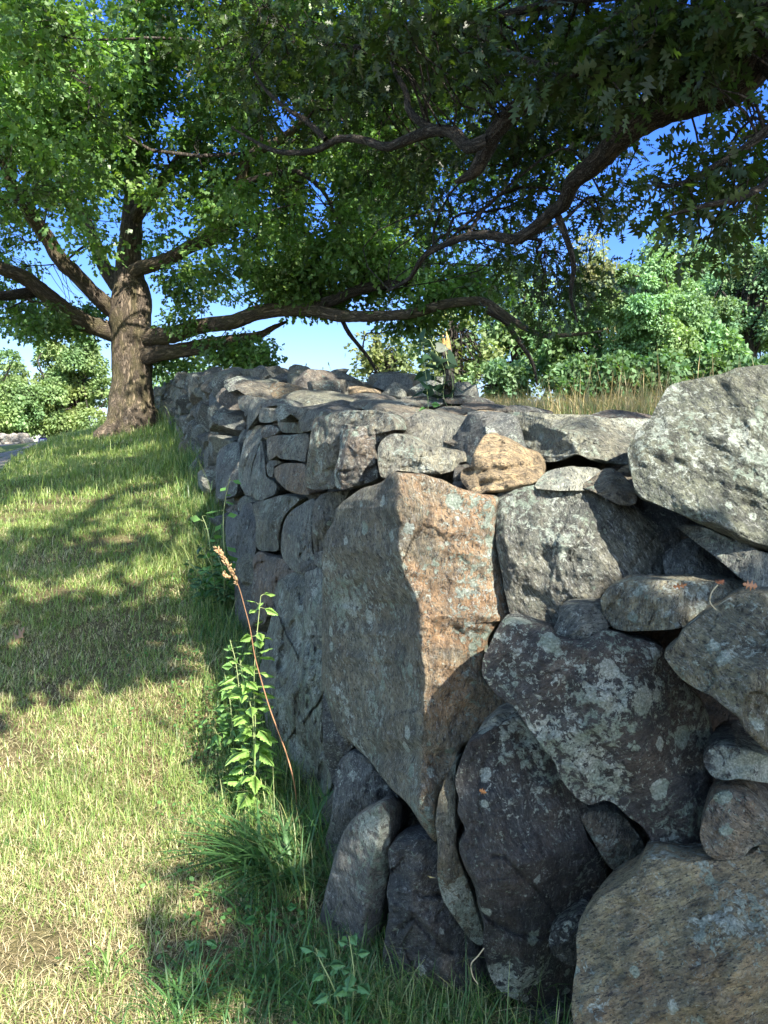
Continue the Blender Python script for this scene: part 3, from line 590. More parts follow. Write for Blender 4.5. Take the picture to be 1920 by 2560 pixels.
fs('F', [(1220, 370), (1280, 340), (1400, 345), (1560, 380), (1680, 395), (1720, 430), (1500, 450), (1340, 450), (1250, 410)], D=4.9, tilt=(0, -2), tint='pale', lich=.5, label='flat pale slab catching the sun on top of the wall')
fs('F', [(775, 290), (800, 240), (870, 225), (960, 250), (1070, 310), (1085, 375), (1000, 385), (920, 372), (860, 355)], D=6.1, tilt=(0, -1.6), tint='brown', lich=.4)
fs('F', [(1065, 300), (1100, 250), (1200, 250), (1240, 310), (1265, 375), (1180, 405), (1110, 390)], D=5.5, tilt=(0, -1.6), tint='orange', lich=.5, rust=.4)
fs('F', [(895, 490), (930, 400), (990, 370), (1045, 400), (1005, 450), (985, 520), (920, 610), (880, 650)], tint='grey', lich=.6)
fs('F', [(815, 370), (900, 355), (945, 390), (905, 490), (840, 490), (810, 430)], tint='mid', lich=.5)
fs('F', [(1000, 440), (1060, 395), (1180, 385), (1255, 430), (1230, 465), (1120, 445), (1020, 462)], D=4.5, tilt=(0, -1.8), tint='blue', lich=.5)
# --- stones lying on top
top('G', [(780, 400), (830, 375), (930, 370), (1040, 385), (1080, 420), (1085, 475), (1030, 505), (920, 512), (830, 492), (798, 440)], tint='dark', lich=.75, D=3.2)
top('G', [(805, 382), (850, 340), (910, 322), (960, 330), (1015, 350), (1005, 380), (900, 385)], tint='tan', lich=.3, D=3.9)
top('G', [(680, 290), (850, 265), (980, 252), (1080, 248), (1145, 280), (1130, 305), (1050, 322), (900, 328), (780, 350), (690, 340)], tint='grey', lich=.5, D=4.6)
top('G', [(1035, 370), (1100, 325), (1200, 315), (1290, 330), (1295, 365), (1200, 402), (1110, 412)], tint='brown', lich=.3, D=3.9)
top('G', [(1195, 405), (1300, 370), (1400, 340), (1480, 350), (1535, 378), (1500, 402), (1440, 442), (1390, 478), (1320, 492), (1250, 440)], tint='tan', lich=.35, D=3.3, label='light brown angular flat rock')
top('G', [(1105, 515), (1200, 500), (1300, 503), (1405, 520), (1385, 565), (1335, 625), (1240, 610), (1165, 585), (1115, 560)], tint='grey', lich=.75, D=2.75)
top('G', [(1125, 510), (1180, 470), (1260, 462), (1335, 500), (1200, 510)], tint='pale', lich=.4, D=3.0)
top('G', [(1285, 345), (1250, 300), (1380, 288), (1540, 318), (1560, 372), (1480, 352), (1400, 342)], tint='dark', lich=.3, D=4.2)
top('G', [(1140, 262), (1240, 240), (1340, 250), (1360, 295), (1250, 305), (1150, 302)], tint='dark', lich=.5, D=4.6)
top('G', [(1520, 345), (1600, 310), (1700, 318), (1740, 355), (1620, 372)], tint='dark', lich=.3, D=3.7)
top('G', [(1080, 412), (1205, 402), (1310, 470), (1200, 470), (1135, 490), (1080, 450)], tint='mid', lich=.3, D=3.15)
top('G', [(860, 512), (960, 503), (1045, 525), (1080, 565), (1040, 580), (950, 560)], tint='olive', lich=.5, D=2.95)
top('G', [(1205, 745), (1230, 700), (1320, 695), (1320, 745), (1260, 795), (1240, 835), (1195, 835)], tint='dark', lich=.3, D=2.55)
top('G', [(1185, 850), (1230, 832), (1290, 850), (1300, 885), (1220, 880)], tint='blue', lich=.2, D=2.5)
top('G', [(1330, 485), (1420, 460), (1540, 480), (1580, 560), (1460, 545), (1390, 520)], tint='mid', lich=.4, D=2.95)
top('G', [(470, 300), (560, 270), (700, 262), (720, 300), (690, 345), (520, 335)], tint='grey', lich=.4, D=4.4)
top('G', [(380, 270), (470, 235), (620, 225), (720, 240), (700, 275), (520, 290), (400, 300)], tint='dark', lich=.4, D=5.4)
top('G', [(60, 260), (100, 225), (200, 230), (300, 270), (480, 300), (500, 330), (300, 345), (170, 330), (100, 300)], tint='pale', lich=.5, D=5.0)
top('G', [(290, 205), (330, 165), (420, 138), (480, 160), (490, 200), (400, 235), (320, 240)], tint='brown', lich=.4, D=7.0)
top('G', [(470, 190), (540, 178), (590, 195), (580, 225), (480, 240)], tint='tan', lich=.3, D=6.4)

# --- the rest of the wall: boulders in rough courses on the face and slabs across the top
def ico(sub):
    t = (1+5**.5)/2
    V = [(-1, t, 0), (1, t, 0), (-1, -t, 0), (1, -t, 0), (0, -1, t), (0, 1, t), (0, -1, -t), (0, 1, -t), (t, 0, -1), (t, 0, 1), (-t, 0, -1), (-t, 0, 1)]
    F = [(0, 11, 5), (0, 5, 1), (0, 1, 7), (0, 7, 10), (0, 10, 11), (1, 5, 9), (5, 11, 4), (11, 10, 2), (10, 7, 6), (7, 1, 8), (3, 9, 4), (3, 4, 2), (3, 2, 6), (3, 6, 8), (3, 8, 9), (4, 9, 5), (2, 4, 11), (6, 2, 10), (8, 6, 7), (9, 8, 1)]
    V = [np.array(v)/np.linalg.norm(v) for v in V]
    for _ in range(sub):
        mid = {}; F2 = []
        def mp(a, b):
            k = (min(a, b), max(a, b))
            if k not in mid: v = V[a]+V[b]; V.append(v/np.linalg.norm(v)); mid[k] = len(V)-1
            return mid[k]
        for a, b, c in F:
            ab, bc, ca = mp(a, b), mp(b, c), mp(c, a); F2 += [(a, ab, ca), (b, bc, ab), (c, ca, bc), (ab, bc, ca)]
        F = F2
    return np.array(V), np.array(F)
ICO = {s: ico(s) for s in (2, 3, 4)}
def boulder(size, seed, sub=3, cuts=7, box=.72):
    """angular rounded rock, size = full extents"""
    r = R(seed); V, F = ICO[sub]; V = V.copy()
    a = np.abs(V)**(1/box)+1e-9; V = V/((np.abs(V)**3.2).sum(1)**(1/3.2))[:, None]
    for _ in range(cuts+6):
        n = r.normal(size=3); n /= np.linalg.norm(n); d = r.uniform(.52, .88); t = V@n-d
        V = V-np.maximum(t, 0)[:, None]*n
    V = V*(1+.05*fbm(V+seed*1.3, 1.6, 4, seed))[:, None]+.03*fbm(V+seed, 6, 3, seed)[:, None]*V
    return V*np.array(size)/2, F
def frame(u, yaw=0., pitch=0.):
    d = wall_dir(u); n = wall_n(u); X = np.array([d[0], d[1], 0]); Y = np.array([-n[0], -n[1], 0]); Z = np.array([0, 0, 1.])
    s = (wall_at(u+.5)[3]-wall_at(u-.5)[3]); X = X+np.array([0, 0, s*.7]); X /= np.linalg.norm(X)
    M = np.stack([X, Y, Z], 1)
    c, s = math.cos(yaw), math.sin(yaw); Rz = np.array([[c, -s, 0], [s, c, 0], [0, 0, 1]])
    c, s = math.cos(pitch), math.sin(pitch); Rx = np.array([[c, 0, s], [0, 1, 0], [-s, 0, c]])
    return M@Rz@Rx
rng = R(11); far = []
tl = ['grey', 'mid', 'blue', 'grey', 'brown', 'olive', 'dark', 'grey', 'red']
def add_b(P, M, size, seed, sub, tint, lich, rust):
    V, F = boulder(size, seed, sub); V = V@M.T+P
    tn = np.array(TINTS[tint])*rng.uniform(.85, 1.2)*np.array([.95, 1.01, .97])
    far.append((V, F, tn, lich, rust, seed, float(np.prod(size)**(1/3)/max(1.5, P[1]))))
def u_of_y(y): return float(np.interp(y, WL[:, 1], WU))
u = u_of_y(2.6); sd0 = 500
while u < WU[-1]-1:
    wa = wall_at(u); H = wa[3]-wa[2]; y = wa[1]; n = wall_n(u)
    wdt = rng.uniform(.26, .46)*(1.15 if y < 9 else 1.0)
    z = -.1
    while z < H-.08:
        hh = min(rng.uniform(.2, .36), H-z+.06)
        uu = u+rng.uniform(-.08, .08); wq = wall_at(uu)
        if True:       # nearer than 7.6 m these only fill in behind the traced stones
            zc = wq[2]+z+hh/2; inn = BATTER*(z+hh/2)+.16+rng.uniform(-.07, .05)+(.0 if y > 7.6 else (.10 if z < .5 else .2))
            P = np.array([wq[0]-n[0]*inn, wq[1]-n[1]*inn, zc])
            add_b(P, frame(u, rng.uniform(-.3, .3), rng.uniform(-.3, .3)), (wdt*rng.uniform(.95, 1.25), rng.uniform(.38, .55), hh*rng.uniform(1.0, 1.22)), sd0, 3 if y < 14 else 2, tl[rng.randint(len(tl))], rng.uniform(.3, .6), rng.uniform(0, .2)); sd0 += 1
        z += hh*.92
    u += wdt*.9
u = u_of_y(5.6)
while u < WU[-1]-1:                      # slabs across the top, four or five abreast
    y = wall_at(u)[1]; n = wall_n(u); s = .12
    while s < 2.0:
        sz = rng.uniform(.22, .50); uu = u+rng.uniform(-.2, .2); wq = wall_at(uu)
        P = np.array([wq[0]-n[0]*(s+BATTER*1.1), wq[1]-n[1]*(s+BATTER*1.1), wq[3]-.06+rng.uniform(-.11, .12)-.05*max(0, s-1.2)])
        if y > 7.2 or s > .55:
            add_b(P, frame(u, rng.uniform(-1.5, 1.5), rng.uniform(-.5, .5)), (sz*rng.uniform(.9, 1.3), sz, rng.uniform(.14, .3)), sd0, 3 if y < 14 else 2, tl[rng.randint(len(tl))], rng.uniform(.3, .6), rng.uniform(0, .25)); sd0 += 1
        s += sz*.95
    u += .40
# tail of the top behind the traced capstones (seen from a step to the side)
u = u_of_y(5.5)
while u > WU[1]:
    n = wall_n(u); s = 1.3
    while s < 2.2:
        wq = wall_at(u); P = np.array([wq[0]-n[0]*s, wq[1]-n[1]*s, wq[3]-.14+rng.uniform(-.05, .03)])
        if P[1] > 2.4 and not (P[0] < .2 and P[1] < 3.6):
            add_b(P, frame(u, rng.uniform(-1.5, 1.5), 0), (rng.uniform(.35, .6), rng.uniform(.3, .5), rng.uniform(.16, .26)), sd0, 3, tl[rng.randint(len(tl))], .5, .1); sd0 += 1
        s += .4
    u -= .4
# the stones that show largest become parts of their own, the rest one part
n_own = max(0, 99-len([c for c in WALL.children]))
far.sort(key=lambda t: -t[6])
for k_, (V, F, tn, li, ru, seed, _) in enumerate(far[:n_own]):
    c = V.mean(0); T, Pm, Of = rock_attrs(len(V), tn, li, ru, .6, seed)
    link('stone', mesh('stone', V-c, F, ROCK, {'tint': T, 'prm': Pm, 'off': Of}, smooth=False), WALL, Vector(c-WORG))
parts = []
for (V, F, tn, li, ru, seed, _) in far[n_own:]:
    T, Pm, Of = rock_attrs(len(V), tn, li, ru, .6, seed); parts.append((V-WORG, F, T, Pm, Of))
V, F, T, Pm, Of = cat_meshes(parts)
link('stones', mesh('stones', V, F, ROCK, {'tint': T, 'prm': Pm, 'off': Of}, smooth=False), WALL, kind='stuff')
# dark core of earth and rubble, added inside to block light leaks
us = np.linspace(WU[0], WU[-1], 260); wa = wall_at(us); wn_ = wall_n(us)
prof = [(.42, -.2), (.42, .35), (.45, .75), (.48, 1.0), (.8, 1.0), (1.4, 1.0), (1.95, .93), (2.4, .6), (2.4, -.2)]
V = []
for s, f in prof:
    H = wa[:, 3]-wa[:, 2]; z = wa[:, 2]+f*(H-.20)-(.0 if f > 0 else 0)
    V.append(np.stack([wa[:, 0]-wn_[:, 0]*s, wa[:, 1]-wn_[:, 1]*s, z], -1))
V = np.stack(V, 1); V = V+.05*np.stack([fbm(V, 3, 3, 1), fbm(V, 3, 3, 2), fbm(V, 3, 3, 3)], -1)
i = np.arange(len(us)-1)[:, None]*len(prof); j = np.arange(len(prof)-1)[None]
F = np.stack([i+j, i+len(prof)+j, i+len(prof)+j+1, i+j+1], -1).reshape(-1, 4)
V = V.reshape(-1, 3)
T, Pm, Of = rock_attrs(len(V), (.05, .042, .036), 0, .2, .1, 5)
link('rubble_light_block', mesh('rubble_light_block', V-WORG, F, ROCK, {'tint': T, 'prm': Pm, 'off': Of}), WALL)
# ---------------------------------------------------------------- leaves, twigs and trees
OAK_BARK = bark_material('oak_bark', (.165, .13, .10), (1.15, 1.1, .95), moss=.25)
DARK_BARK = bark_material('limb_bark', (.062, .05, .042), (1.1, 1.1, 1.1), moss=.0, cell=30, depth=.02)
LEAF = leaf_material('oak_leaf', .45, .42, .5)
FARLEAF = leaf_material('distant_leaf', .35, .6, .3)
_r = [(0, 0, 0), (.24, .17, .15), (.05, .27, .26), (.40, .42, .36), (.05, .50, .50), (.34, .73, .63), (.05, .72, .74), (.14, .86, .84), (0, 1.05, 1.)]
def _lobed():
    V = [(0, m, 0) for _, _, m in _r]+[(x, y, -.10*x) for x, y, _ in _r[1:-1]]+[(-x, y, -.10*x) for x, y, _ in _r[1:-1]]
    F = []
    for sgn, o in ((1, 9), (-1, 16)):
        for i in range(8):
            a = 0 if i == 0 else o+i-1; b = 8 if i == 7 else o+i
            t = [(i, a, b), (i, b, i+1)] if i not in (0, 7) else ([(0, b, 1)] if i == 0 else [(7, a, 8)])
            F += t if sgn > 0 else [q[::-1] for q in t]
    return np.array(V, float), np.array(F)
T_LOBED = _lobed()
T_STAR = (np.array([(0, 0, 0), (.30, .22, -.05), (.10, .42, 0), (.36, .66, -.06), (0, 1, 0), (-.36, .6, -.06), (-.10, .40, 0), (-.3, .25, -.05)], float),
          np.array([(0, 1, 2), (2, 3, 4), (2, 4, 6), (4, 5, 6), (0, 2, 6), (0, 6, 7)]))
T_RHOMB = (np.array([(0, 0, 0), (.34, .5, -.05), (0, 1, 0), (-.34, .5, -.05)], float), np.array([(0, 1, 2), (0, 2, 3)]))
def unit(v): return v/(np.linalg.norm(v, axis=-1)[..., None]+1e-9)
def scatter(tmpl, P, D, Nn, S, C, bend=None):
    """place a leaf template at every P, pointing along D with normal Nn, size S, colour C (n,3)"""
    D = unit(D); X = unit(np.cross(D, Nn)); Z = np.cross(X, D)
    tv, tf = tmpl; n = len(P)
    V = P[:, None]+S[:, None, None]*(tv[None, :, :1]*X[:, None]+tv[None, :, 1:2]*D[:, None]+tv[None, :, 2:]*Z[:, None])
    if bend is not None: V[..., 2] -= (bend*S)[:, None]*tv[None, :, 1]**2
    F = (tf[None]+(np.arange(n)*len(tv))[:, None, None]).reshape(-1, 3)
    C4 = np.concatenate([np.repeat(C, len(tv), axis=0), np.ones((n*len(tv), 1))], 1)
    return V.reshape(-1, 3), F, C4
def twigs(A, B, r0, r1, rng, sag=.12, n=5):
    """thin 3-sided curved twigs from A to B, all in one mesh"""
    m = len(A); t = np.linspace(0, 1, n)[None, :, None]; L = np.linalg.norm(B-A, axis=1)[:, None, None]
    off = rng.normal(size=(m, 1, 3))*.12; off2 = rng.normal(size=(m, 1, 3))*.06
    C = A[:, None]*(1-t)+B[:, None]*t+L*(np.sin(t*math.pi)*off+np.sin(t*2*math.pi)*off2)
    C[..., 2] += (L[..., 0]*sag*np.sin(t[..., 0]*math.pi))
    T = unit(np.gradient(C, axis=1)); X = unit(np.cross(T, np.array([.3, .2, 1.]))); Y = np.cross(X, T)
    rad = (np.asarray(r0)[:, None]*(1-t[..., 0])+np.asarray(r1)[:, None]*t[..., 0])[..., None]
    a = np.array([0, 2.094, 4.189]); ring = np.cos(a)[None, None, :, None]*X[:, :, None]+np.sin(a)[None, None, :, None]*Y[:, :, None]
    V = C[:, :, None]+ring*rad[..., None]
    base = (np.arange(m)*n*3)[:, None, None, None]; i = (np.arange(n-1)*3)[None, :, None, None]; j = np.arange(3)[None, None, :, None]; k = (j+1) % 3
    F = (base+i+np.concatenate([j, k, k+3, j+3], -1)).reshape(-1, 4)
    V = V.reshape(-1, 3)
    return V, F, V*.5
def inpoly(x, y, poly):
    c = np.zeros(len(x), bool); n = len(poly)
    for i in range(n):
        x1, y1 = poly[i]; x2, y2 = poly[(i+1) % n]
        k = ((y1 > y) != (y2 > y)) & (x < (x2-x1)*(y-y1)/((y2-y1) or 1e-9)+x1); c ^= k
    return c
def leafy(C, rng, per, rad, size, tmpl, base, var=.25, up=.75, droop=.25, flat=.6):
    """clusters of leaves radiating from twig tips C"""
    n = len(C)*per
    cc = np.repeat(C, per, axis=0); rr = np.repeat(np.asarray(rad)*np.ones(len(C)), per)
    o = rng.normal(size=(n, 3)); o = unit(o)*rng.uniform(.05, 1, (n, 1))**.6; o[:, 2] *= flat
    P = cc+o*rr[:, None]
    D = unit(o*np.array([1, 1, .6])+rng.normal(size=(n, 3))*.45+np.array([0, 0, -droop]))
    Nn = unit(np.array([0, 0, up])+rng.normal(size=(n, 3))*.55)
    S = size*rng.uniform(.65, 1.2, n)
    ct = np.repeat(rng.uniform(1-var, 1+var, len(C)), per)*rng.uniform(.8, 1.2, n)
    yl = np.repeat(rng.uniform(0, 1, len(C)), per)*rng.uniform(0, 1, n)
    Cc = np.array(base)[None]*ct[:, None]*np.stack([1+.45*yl, 1+.12*yl, 1-.2*yl], 1)
    return scatter(tmpl, P, D, Nn, S, Cc, bend=rng.uniform(0, .25, n))
def skel_pts(bs):
    return np.concatenate([crom(np.hstack([np.array(p, float), np.array(r, float)[:, None]]), max(8, len(p)*8)) for p, r in bs])
def nearest(A, B):
    """for each B the index of the nearest A"""
    out = np.empty(len(B), int)
    for i in range(0, len(B), 400):
        d = ((B[i:i+400, None]-A[None])**2).sum(-1); out[i:i+400] = d.argmin(1)
    return out
def grow(tree, org, bs, C, rng, mat, n2=70, bias=2.2, r2=.045):
    """secondary boughs to the clusters, then a twig to each one"""
    S = skel_pts(bs); S = S[S[:, 3] < .6]
    ends = C[rng.choice(len(C), min(n2, len(C)), replace=False)]
    def link_to(S, E):
        # prefer joints nearer the trunk side
        A = S[:, :3]; idx = nearest(A, E); return S[idx]
    J = link_to(S, ends)
    V1, F1, B1 = twigs(J[:, :3], ends, np.minimum(J[:, 3]*.55, r2), np.full(len(ends), .012), rng, n=9)
    t = np.linspace(0, 1, 9)
    Cl = V1.reshape(len(ends), 9, 3, 3).mean(2).reshape(-1, 3)
    rr = (np.minimum(J[:, 3]*.55, r2)[:, None]*(1-t)+.012*t).reshape(-1)
    S2 = np.vstack([S, np.hstack([Cl, rr[:, None]])])
    J = link_to(S2, C)
    d = np.linalg.norm(J[:, :3]-C, axis=1); ok = d < 2.4
    V2, F2, B2 = twigs(J[ok, :3], C[ok], np.minimum(J[ok, 3]*.5, .014), np.full(ok.sum(), .004), rng, n=5)
    V = np.vstack([V1, V2]); F = np.vstack([F1, F2+len(V1)]); B = np.vstack([B1, B2])
    x_, y_, f_ = proj(V); badv = (f_ > -.5) & (f_ < 4.4) & (x_ > -900) & (x_ < 2900) & (y_ > -900) & (np.linalg.norm(V-EYE, axis=1) < 6)
    bad = badv[F].any(1); F = F[~bad]
    link('twigs', mesh('twigs', V-org, F, mat, {'buv': B}), tree, kind='stuff')

def carve(C, targets, rad, prob, rng):
    """which clusters do NOT block the sun from the target points"""
    keep = np.ones(len(C), bool)
    for t in targets:
        d = C-t; a = d@SUN; q = np.linalg.norm(d-a[:, None]*SUN, axis=1)
        keep &= ~((a > .3) & (q < rad) & (rng.rand(len(C)) < prob))
    return keep
# ---- the big oak on the bank
D0 = 18.0
oc = at(285*1.15732, 1085, D0)
OZ = float(ground(oc[0], oc[1])); OAK = thing('oak_tree', 'big old oak with a thick sunlit trunk standing on the grass beside the wall', 'tree', (oc[0], oc[1], OZ))
oorg = np.array([oc[0], oc[1], OZ])
def V3(pts, dd):   # full-view pixels + depth offsets -> 3-D
    return [at(x*1.15732, y*1.15732, D0+d) for (x, y), d in zip(pts, dd if hasattr(dd, '__len__') else [dd]*len(pts))]
def S3(pts, dd): return [at(x, y, D0+d) for (x, y), d in zip(pts, dd)]
k0 = D0/2000*.5
trunk = [oorg+[0, 0, -.5], oorg+[0, 0, -.05], oorg+[0, 0, .25]]+V3([(284, 860), (287, 800), (284, 740), (282, 690), (283, 640), (278, 570), (284, 500), (288, 430), (288, 360), (283, 300), (288, 220), (292, 120), (298, 0), (310, -150), (315, -300)], [0, 0, 0, 0, 0, .1, .2, .3, .4, .5, .6, .8, 1., 1.2, 1.4])
trad = np.array([.95, .76, .58, .46, .42, .42, .46, .41, .27, .235, .21, .19, .17, .16, .14, .12, .09, .05])
V, F, B = tube(trunk, trad, 130, 48, 3, .035)
# root flare: buttresses near the ground
P = V.copy(); ang = np.arctan2(P[:, 1]-oc[1], P[:, 0]-oc[0]); hz = np.clip((P[:, 2]-OZ)/1.1, 0, 1)
fl = (1-hz)**2*(.16*np.sin(ang*5+.8)+.08*np.sin(ang*8)); ctr = np.array([oc[0], oc[1]])
V[:, :2] += (V[:, :2]-ctr)*fl[:, None]*(P[:, 2] < OZ+1.1)[:, None]
V += .02*ridged(np.stack([B[:, 0]*6, B[:, 1]*6, B[:, 2]*.9], -1), 1.6, 3, 4)[:, None]*unit(V-np.stack([V[:, 0]*0+oc[0], V[:, 1]*0+oc[1], V[:, 2]], -1))
link('trunk', mesh('trunk', V-oorg, F, OAK_BARK, {'buv': B}), OAK)
fb = [(V3([(283, 730), (245, 718), (205, 705), (170, 688), (130, 660), (95, 632), (50, 600), (0, 580), (-80, 555), (-160, 560)], [0, 0, -.2, -.5, -.8, -1.2, -1.6, -2, -2.6, -3]), [.26, .22, .20, .19, .18, .17, .15, .13, .10, .05]),
      (S3([(150, 756), (105, 733), (58, 733), (0, 738), (-100, 730), (-200, 700)], [-.6, -1, -1.5, -2, -3, -4]), [.13, .12, .11, .09, .07, .04]),
      (S3([(325, 800), (285, 775), (243, 738), (191, 686), (145, 640), (121, 596), (87, 550), (64, 509), (35, 474), (17, 428), (8, 380), (-10, 300), (-60, 200), (-120, 60)], [0, 0, -.3, -.6, -.9, -1.1, -1.4, -1.6, -1.8, -2, -2.2, -2.5, -3, -3.5]), [.24, .2, .17, .165, .16, .15, .145, .14, .13, .12, .11, .09, .07, .04]),
      (S3([(320, 745), (283, 698), (255, 652), (235, 600), (215, 550), (190, 510), (168, 474), (133, 417), (110, 330), (80, 220), (60, 80)], [.1, .3, .5, .7, .9, 1., 1.1, 1.2, 1.4, 1.8, 2.2]), [.2, .16, .15, .14, .13, .12, .11, .10, .08, .06, .03]),
      (S3([(318, 700), (345, 672), (385, 660), (430, 645), (480, 618), (538, 590), (580, 520), (602, 463), (613, 405), (648, 372), (694, 353), (752, 307), (800, 240)], [0, -.2, -.5, -.8, -1.1, -1.4, -1.8, -2.1, -2.3, -2.5, -2.7, -3, -3.4]), [.2, .16, .15, .14, .135, .13, .12, .11, .10, .095, .08, .06, .03]),
      (S3([(335, 860), (372, 846), (428, 837), (492, 816), (579, 806), (640, 785), (700, 779), (781, 776), (840, 786), (897, 791), (960, 789), (1035, 782), (1099, 768), (1157, 759), (1209, 764), (1261, 793), (1319, 825), (1365, 840), (1423, 831), (1500, 825)], [0, -.2, -.6, -1, -1.5, -2, -2.4, -2.9, -3.3, -3.7, -4.1, -4.5, -5, -5.4, -5.7, -6, -6.4, -6.7, -7, -7.4]),
       [.28, .21, .18, .165, .155, .145, .135, .125, .11, .10, .09, .085, .078, .07, .065, .055, .045, .035, .025, .012]),
      (S3([(760, 778), (800, 762), (839, 744), (897, 721), (960, 708), (1018, 704), (1050, 660), (1075, 620)], [-2.8, -3, -3.2, -3.5, -3.8, -4.1, -4.3, -4.5]), [.12, .11, .10, .09, .08, .065, .05, .02]),
      (S3([(345, 905), (382, 890), (451, 882), (521, 865), (570, 855), (608, 848), (650, 835), (683, 819), (715, 806)], [0, -.2, -.4, -.6, -.8, -1, -1.2, -1.4, -1.6]), [.26, .19, .165, .15, .13, .10, .08, .055, .03]),
      (S3([(1209, 770), (1260, 800), (1290, 840), (1330, 900), (1345, 960)], [-5.6, -5.5, -5.4, -5.3, -5.2]), [.05, .045, .04, .03, .015]),
      (S3([(850, 788), (870, 830), (900, 870), (925, 905), (945, 950), (950, 980)], [-3.3, -3.2, -3.1, -3., -2.9, -2.9]), [.045, .04, .035, .03, .02, .01]),
      (S3([(326, 560), (370, 500), (430, 420), (480, 340), (520, 240), (560, 120), (600, -40)], [.2, 0, -.4, -.8, -1.2, -1.6, -2]), [.16, .14, .12, .10, .09, .07, .03]),
      (S3([(602, 463), (680, 440), (740, 430), (800, 470), (850, 560)], [-2.1, -2.4, -2.7, -3.1, -3.4]), [.07, .06, .05, .04, .015])]
bs = [(trunk[3:], list(trad[3:]))]
for i_, (p, r) in enumerate(fb):
    n_ = max(12, len(p)*6); pj = np.array(p)
    pj = pj+.05*np.stack([vnoise(pj, 1.3, 40+i_), vnoise(pj, 1.3, 60+i_), vnoise(pj, 1.3, 80+i_)], -1)*(1 if r[0] > .1 else .6)
    V, F, B = tube(pj, r, n_, 16, 10+i_, .05)
    link('limb', mesh('limb', V-oorg, F, OAK_BARK if r[0] > .15 else DARK_BARK, {'buv': B}), OAK); bs.append((p, r))
rng = R(21)
def vol(n, c, rad, rng, shell=.35):
    o = unit(rng.normal(size=(n, 3)))*rng.uniform(shell, 1, (n, 1))**.45
    return np.array(c)+o*np.array(rad)
C = vol(9000, oorg+[0.5, -.5, 9.4], (9.3, 8.6, 7.6), rng, .25)
C = np.vstack([C, vol(1600, oorg+[5.0, -3.2, 6.2], (5.2, 3.5, 3.2), rng, .0)])
cl = fbm(C, .55, 3, 31); keep = cl > .01
x, y, f = proj(C); x /= 1.15732; y /= 1.15732
gaps = [[(350, 640), (470, 640), (480, 690), (560, 690), (760, 680), (1100, 670), (1120, 900), (200, 900), (330, 760)], [(640, 380), (735, 370), (720, 500), (650, 500)], [(585, 180), (660, 200), (690, 290), (560, 300)],
        [(0, 340), (50, 330), (80, 400), (40, 430), (0, 420)], [(120, 520), (190, 560), (230, 640), (180, 640), (130, 600)], [(300, 560), (440, 560), (380, 660), (320, 650)],
        [(228, 640), (350, 640), (335, 950), (228, 950)], [(-50, 740), (250, 740), (250, 1000), (-50, 1000)], [(240, 560), (320, 560), (320, 660), (240, 660)], [(1100, 560), (2000, 560), (2000, 900), (1100, 900)]]
for g_ in gaps: keep &= ~(inpoly(x, y, g_) & (f > 0))
keep &= ~((y > 745) & (x > -300))
inf = (x > -120) & (x < 1500) & (y > -160)
keep &= inf | (rng.rand(len(C)) < .35)
# leaves thin out in front of the open trunk fork
tr = inpoly(x, y, [(150, 420), (330, 380), (430, 560), (330, 690), (60, 640), (20, 480)]); keep &= ~(tr & (rng.rand(len(C)) < .45))
C = C[keep]
# hand-placed sprays: (x, y, rx, ry in full-view pixels, depth offset range, count)
def spray(lst, D0, rng):
    out = []
    for cx, cy, rx, ry, d0, d1, n in lst:
        a = rng.normal(size=(n, 2))*.5; out.append(at((cx+a[:, 0]*rx)*1.15732, (cy+a[:, 1]*ry)*1.15732, D0+rng.uniform(d0, d1, n)))
    return np.vstack(out)
C = np.vstack([C, spray([(285, 330, 45, 30, -2.4, -1.2, 14), (270, 230, 70, 60, -2.5, -1, 34), (310, 110, 90, 80, -2.5, -1, 44), (200, 330, 60, 30, -3, -1.5, 14), (130, 420, 40, 25, -3, -2, 6), (390, 500, 60, 40, -2.5, -1, 14), (390, 620, 70, 60, -2, 0, 34), (360, 700, 45, 35, -2, -1, 16), (520, 760, 70, 28, -2, 0, 26), (555, 790, 40, 14, -2, -1, 12), (410, 785, 60, 16, 0, 1, 12), (60, 700, 90, 40, -2, 2, 30), (180, 690, 50, 40, 0, 3, 14),
                     (620, 610, 130, 60, -3, -1, 60), (820, 560, 130, 70, -4, -2, 60), (250, 390, 70, 40, -2.5, -1, 24), (130, 250, 150, 130, -4, -1, 90), (80, 60, 150, 80, -4, -1, 50), (320, 420, 50, 25, -2.5, -1.6, 12), (980, 620, 120, 50, -5, -3, 50), (700, 650, 90, 20, -3, -2, 16), (880, 700, 80, 30, -4, -3, 10)], D0, rng)])
TRUNK_T = [at(x*1.15732, y*1.15732, 17.6) for x, y in [(262, 920), (268, 880), (272, 840), (262, 800), (272, 760), (262, 720), (275, 690), (270, 640), (150, 610), (450, 700)]]
C = C[carve(C, TRUNK_T, .75, .8, rng)]
grow(OAK, oorg, bs, C, rng, DARK_BARK, 170)
x, y, f = proj(C); vis = (x > -150) & (x < 2000) & (y > -150) & (y < 1000)
Ls = [leafy(C[vis], rng, 66, rng.uniform(.30, .55, vis.sum()), .125, T_STAR, (.10, .195, .062), var=.45), leafy(C[~vis], rng, 10, .6, .30, T_STAR, (.085, .15, .034))]
V, F, Cc = cat_meshes(Ls)
print('OAK leaves', len(C), len(F))
link('crown', mesh('crown', V-oorg, F, LEAF, {'lc': Cc}), OAK)

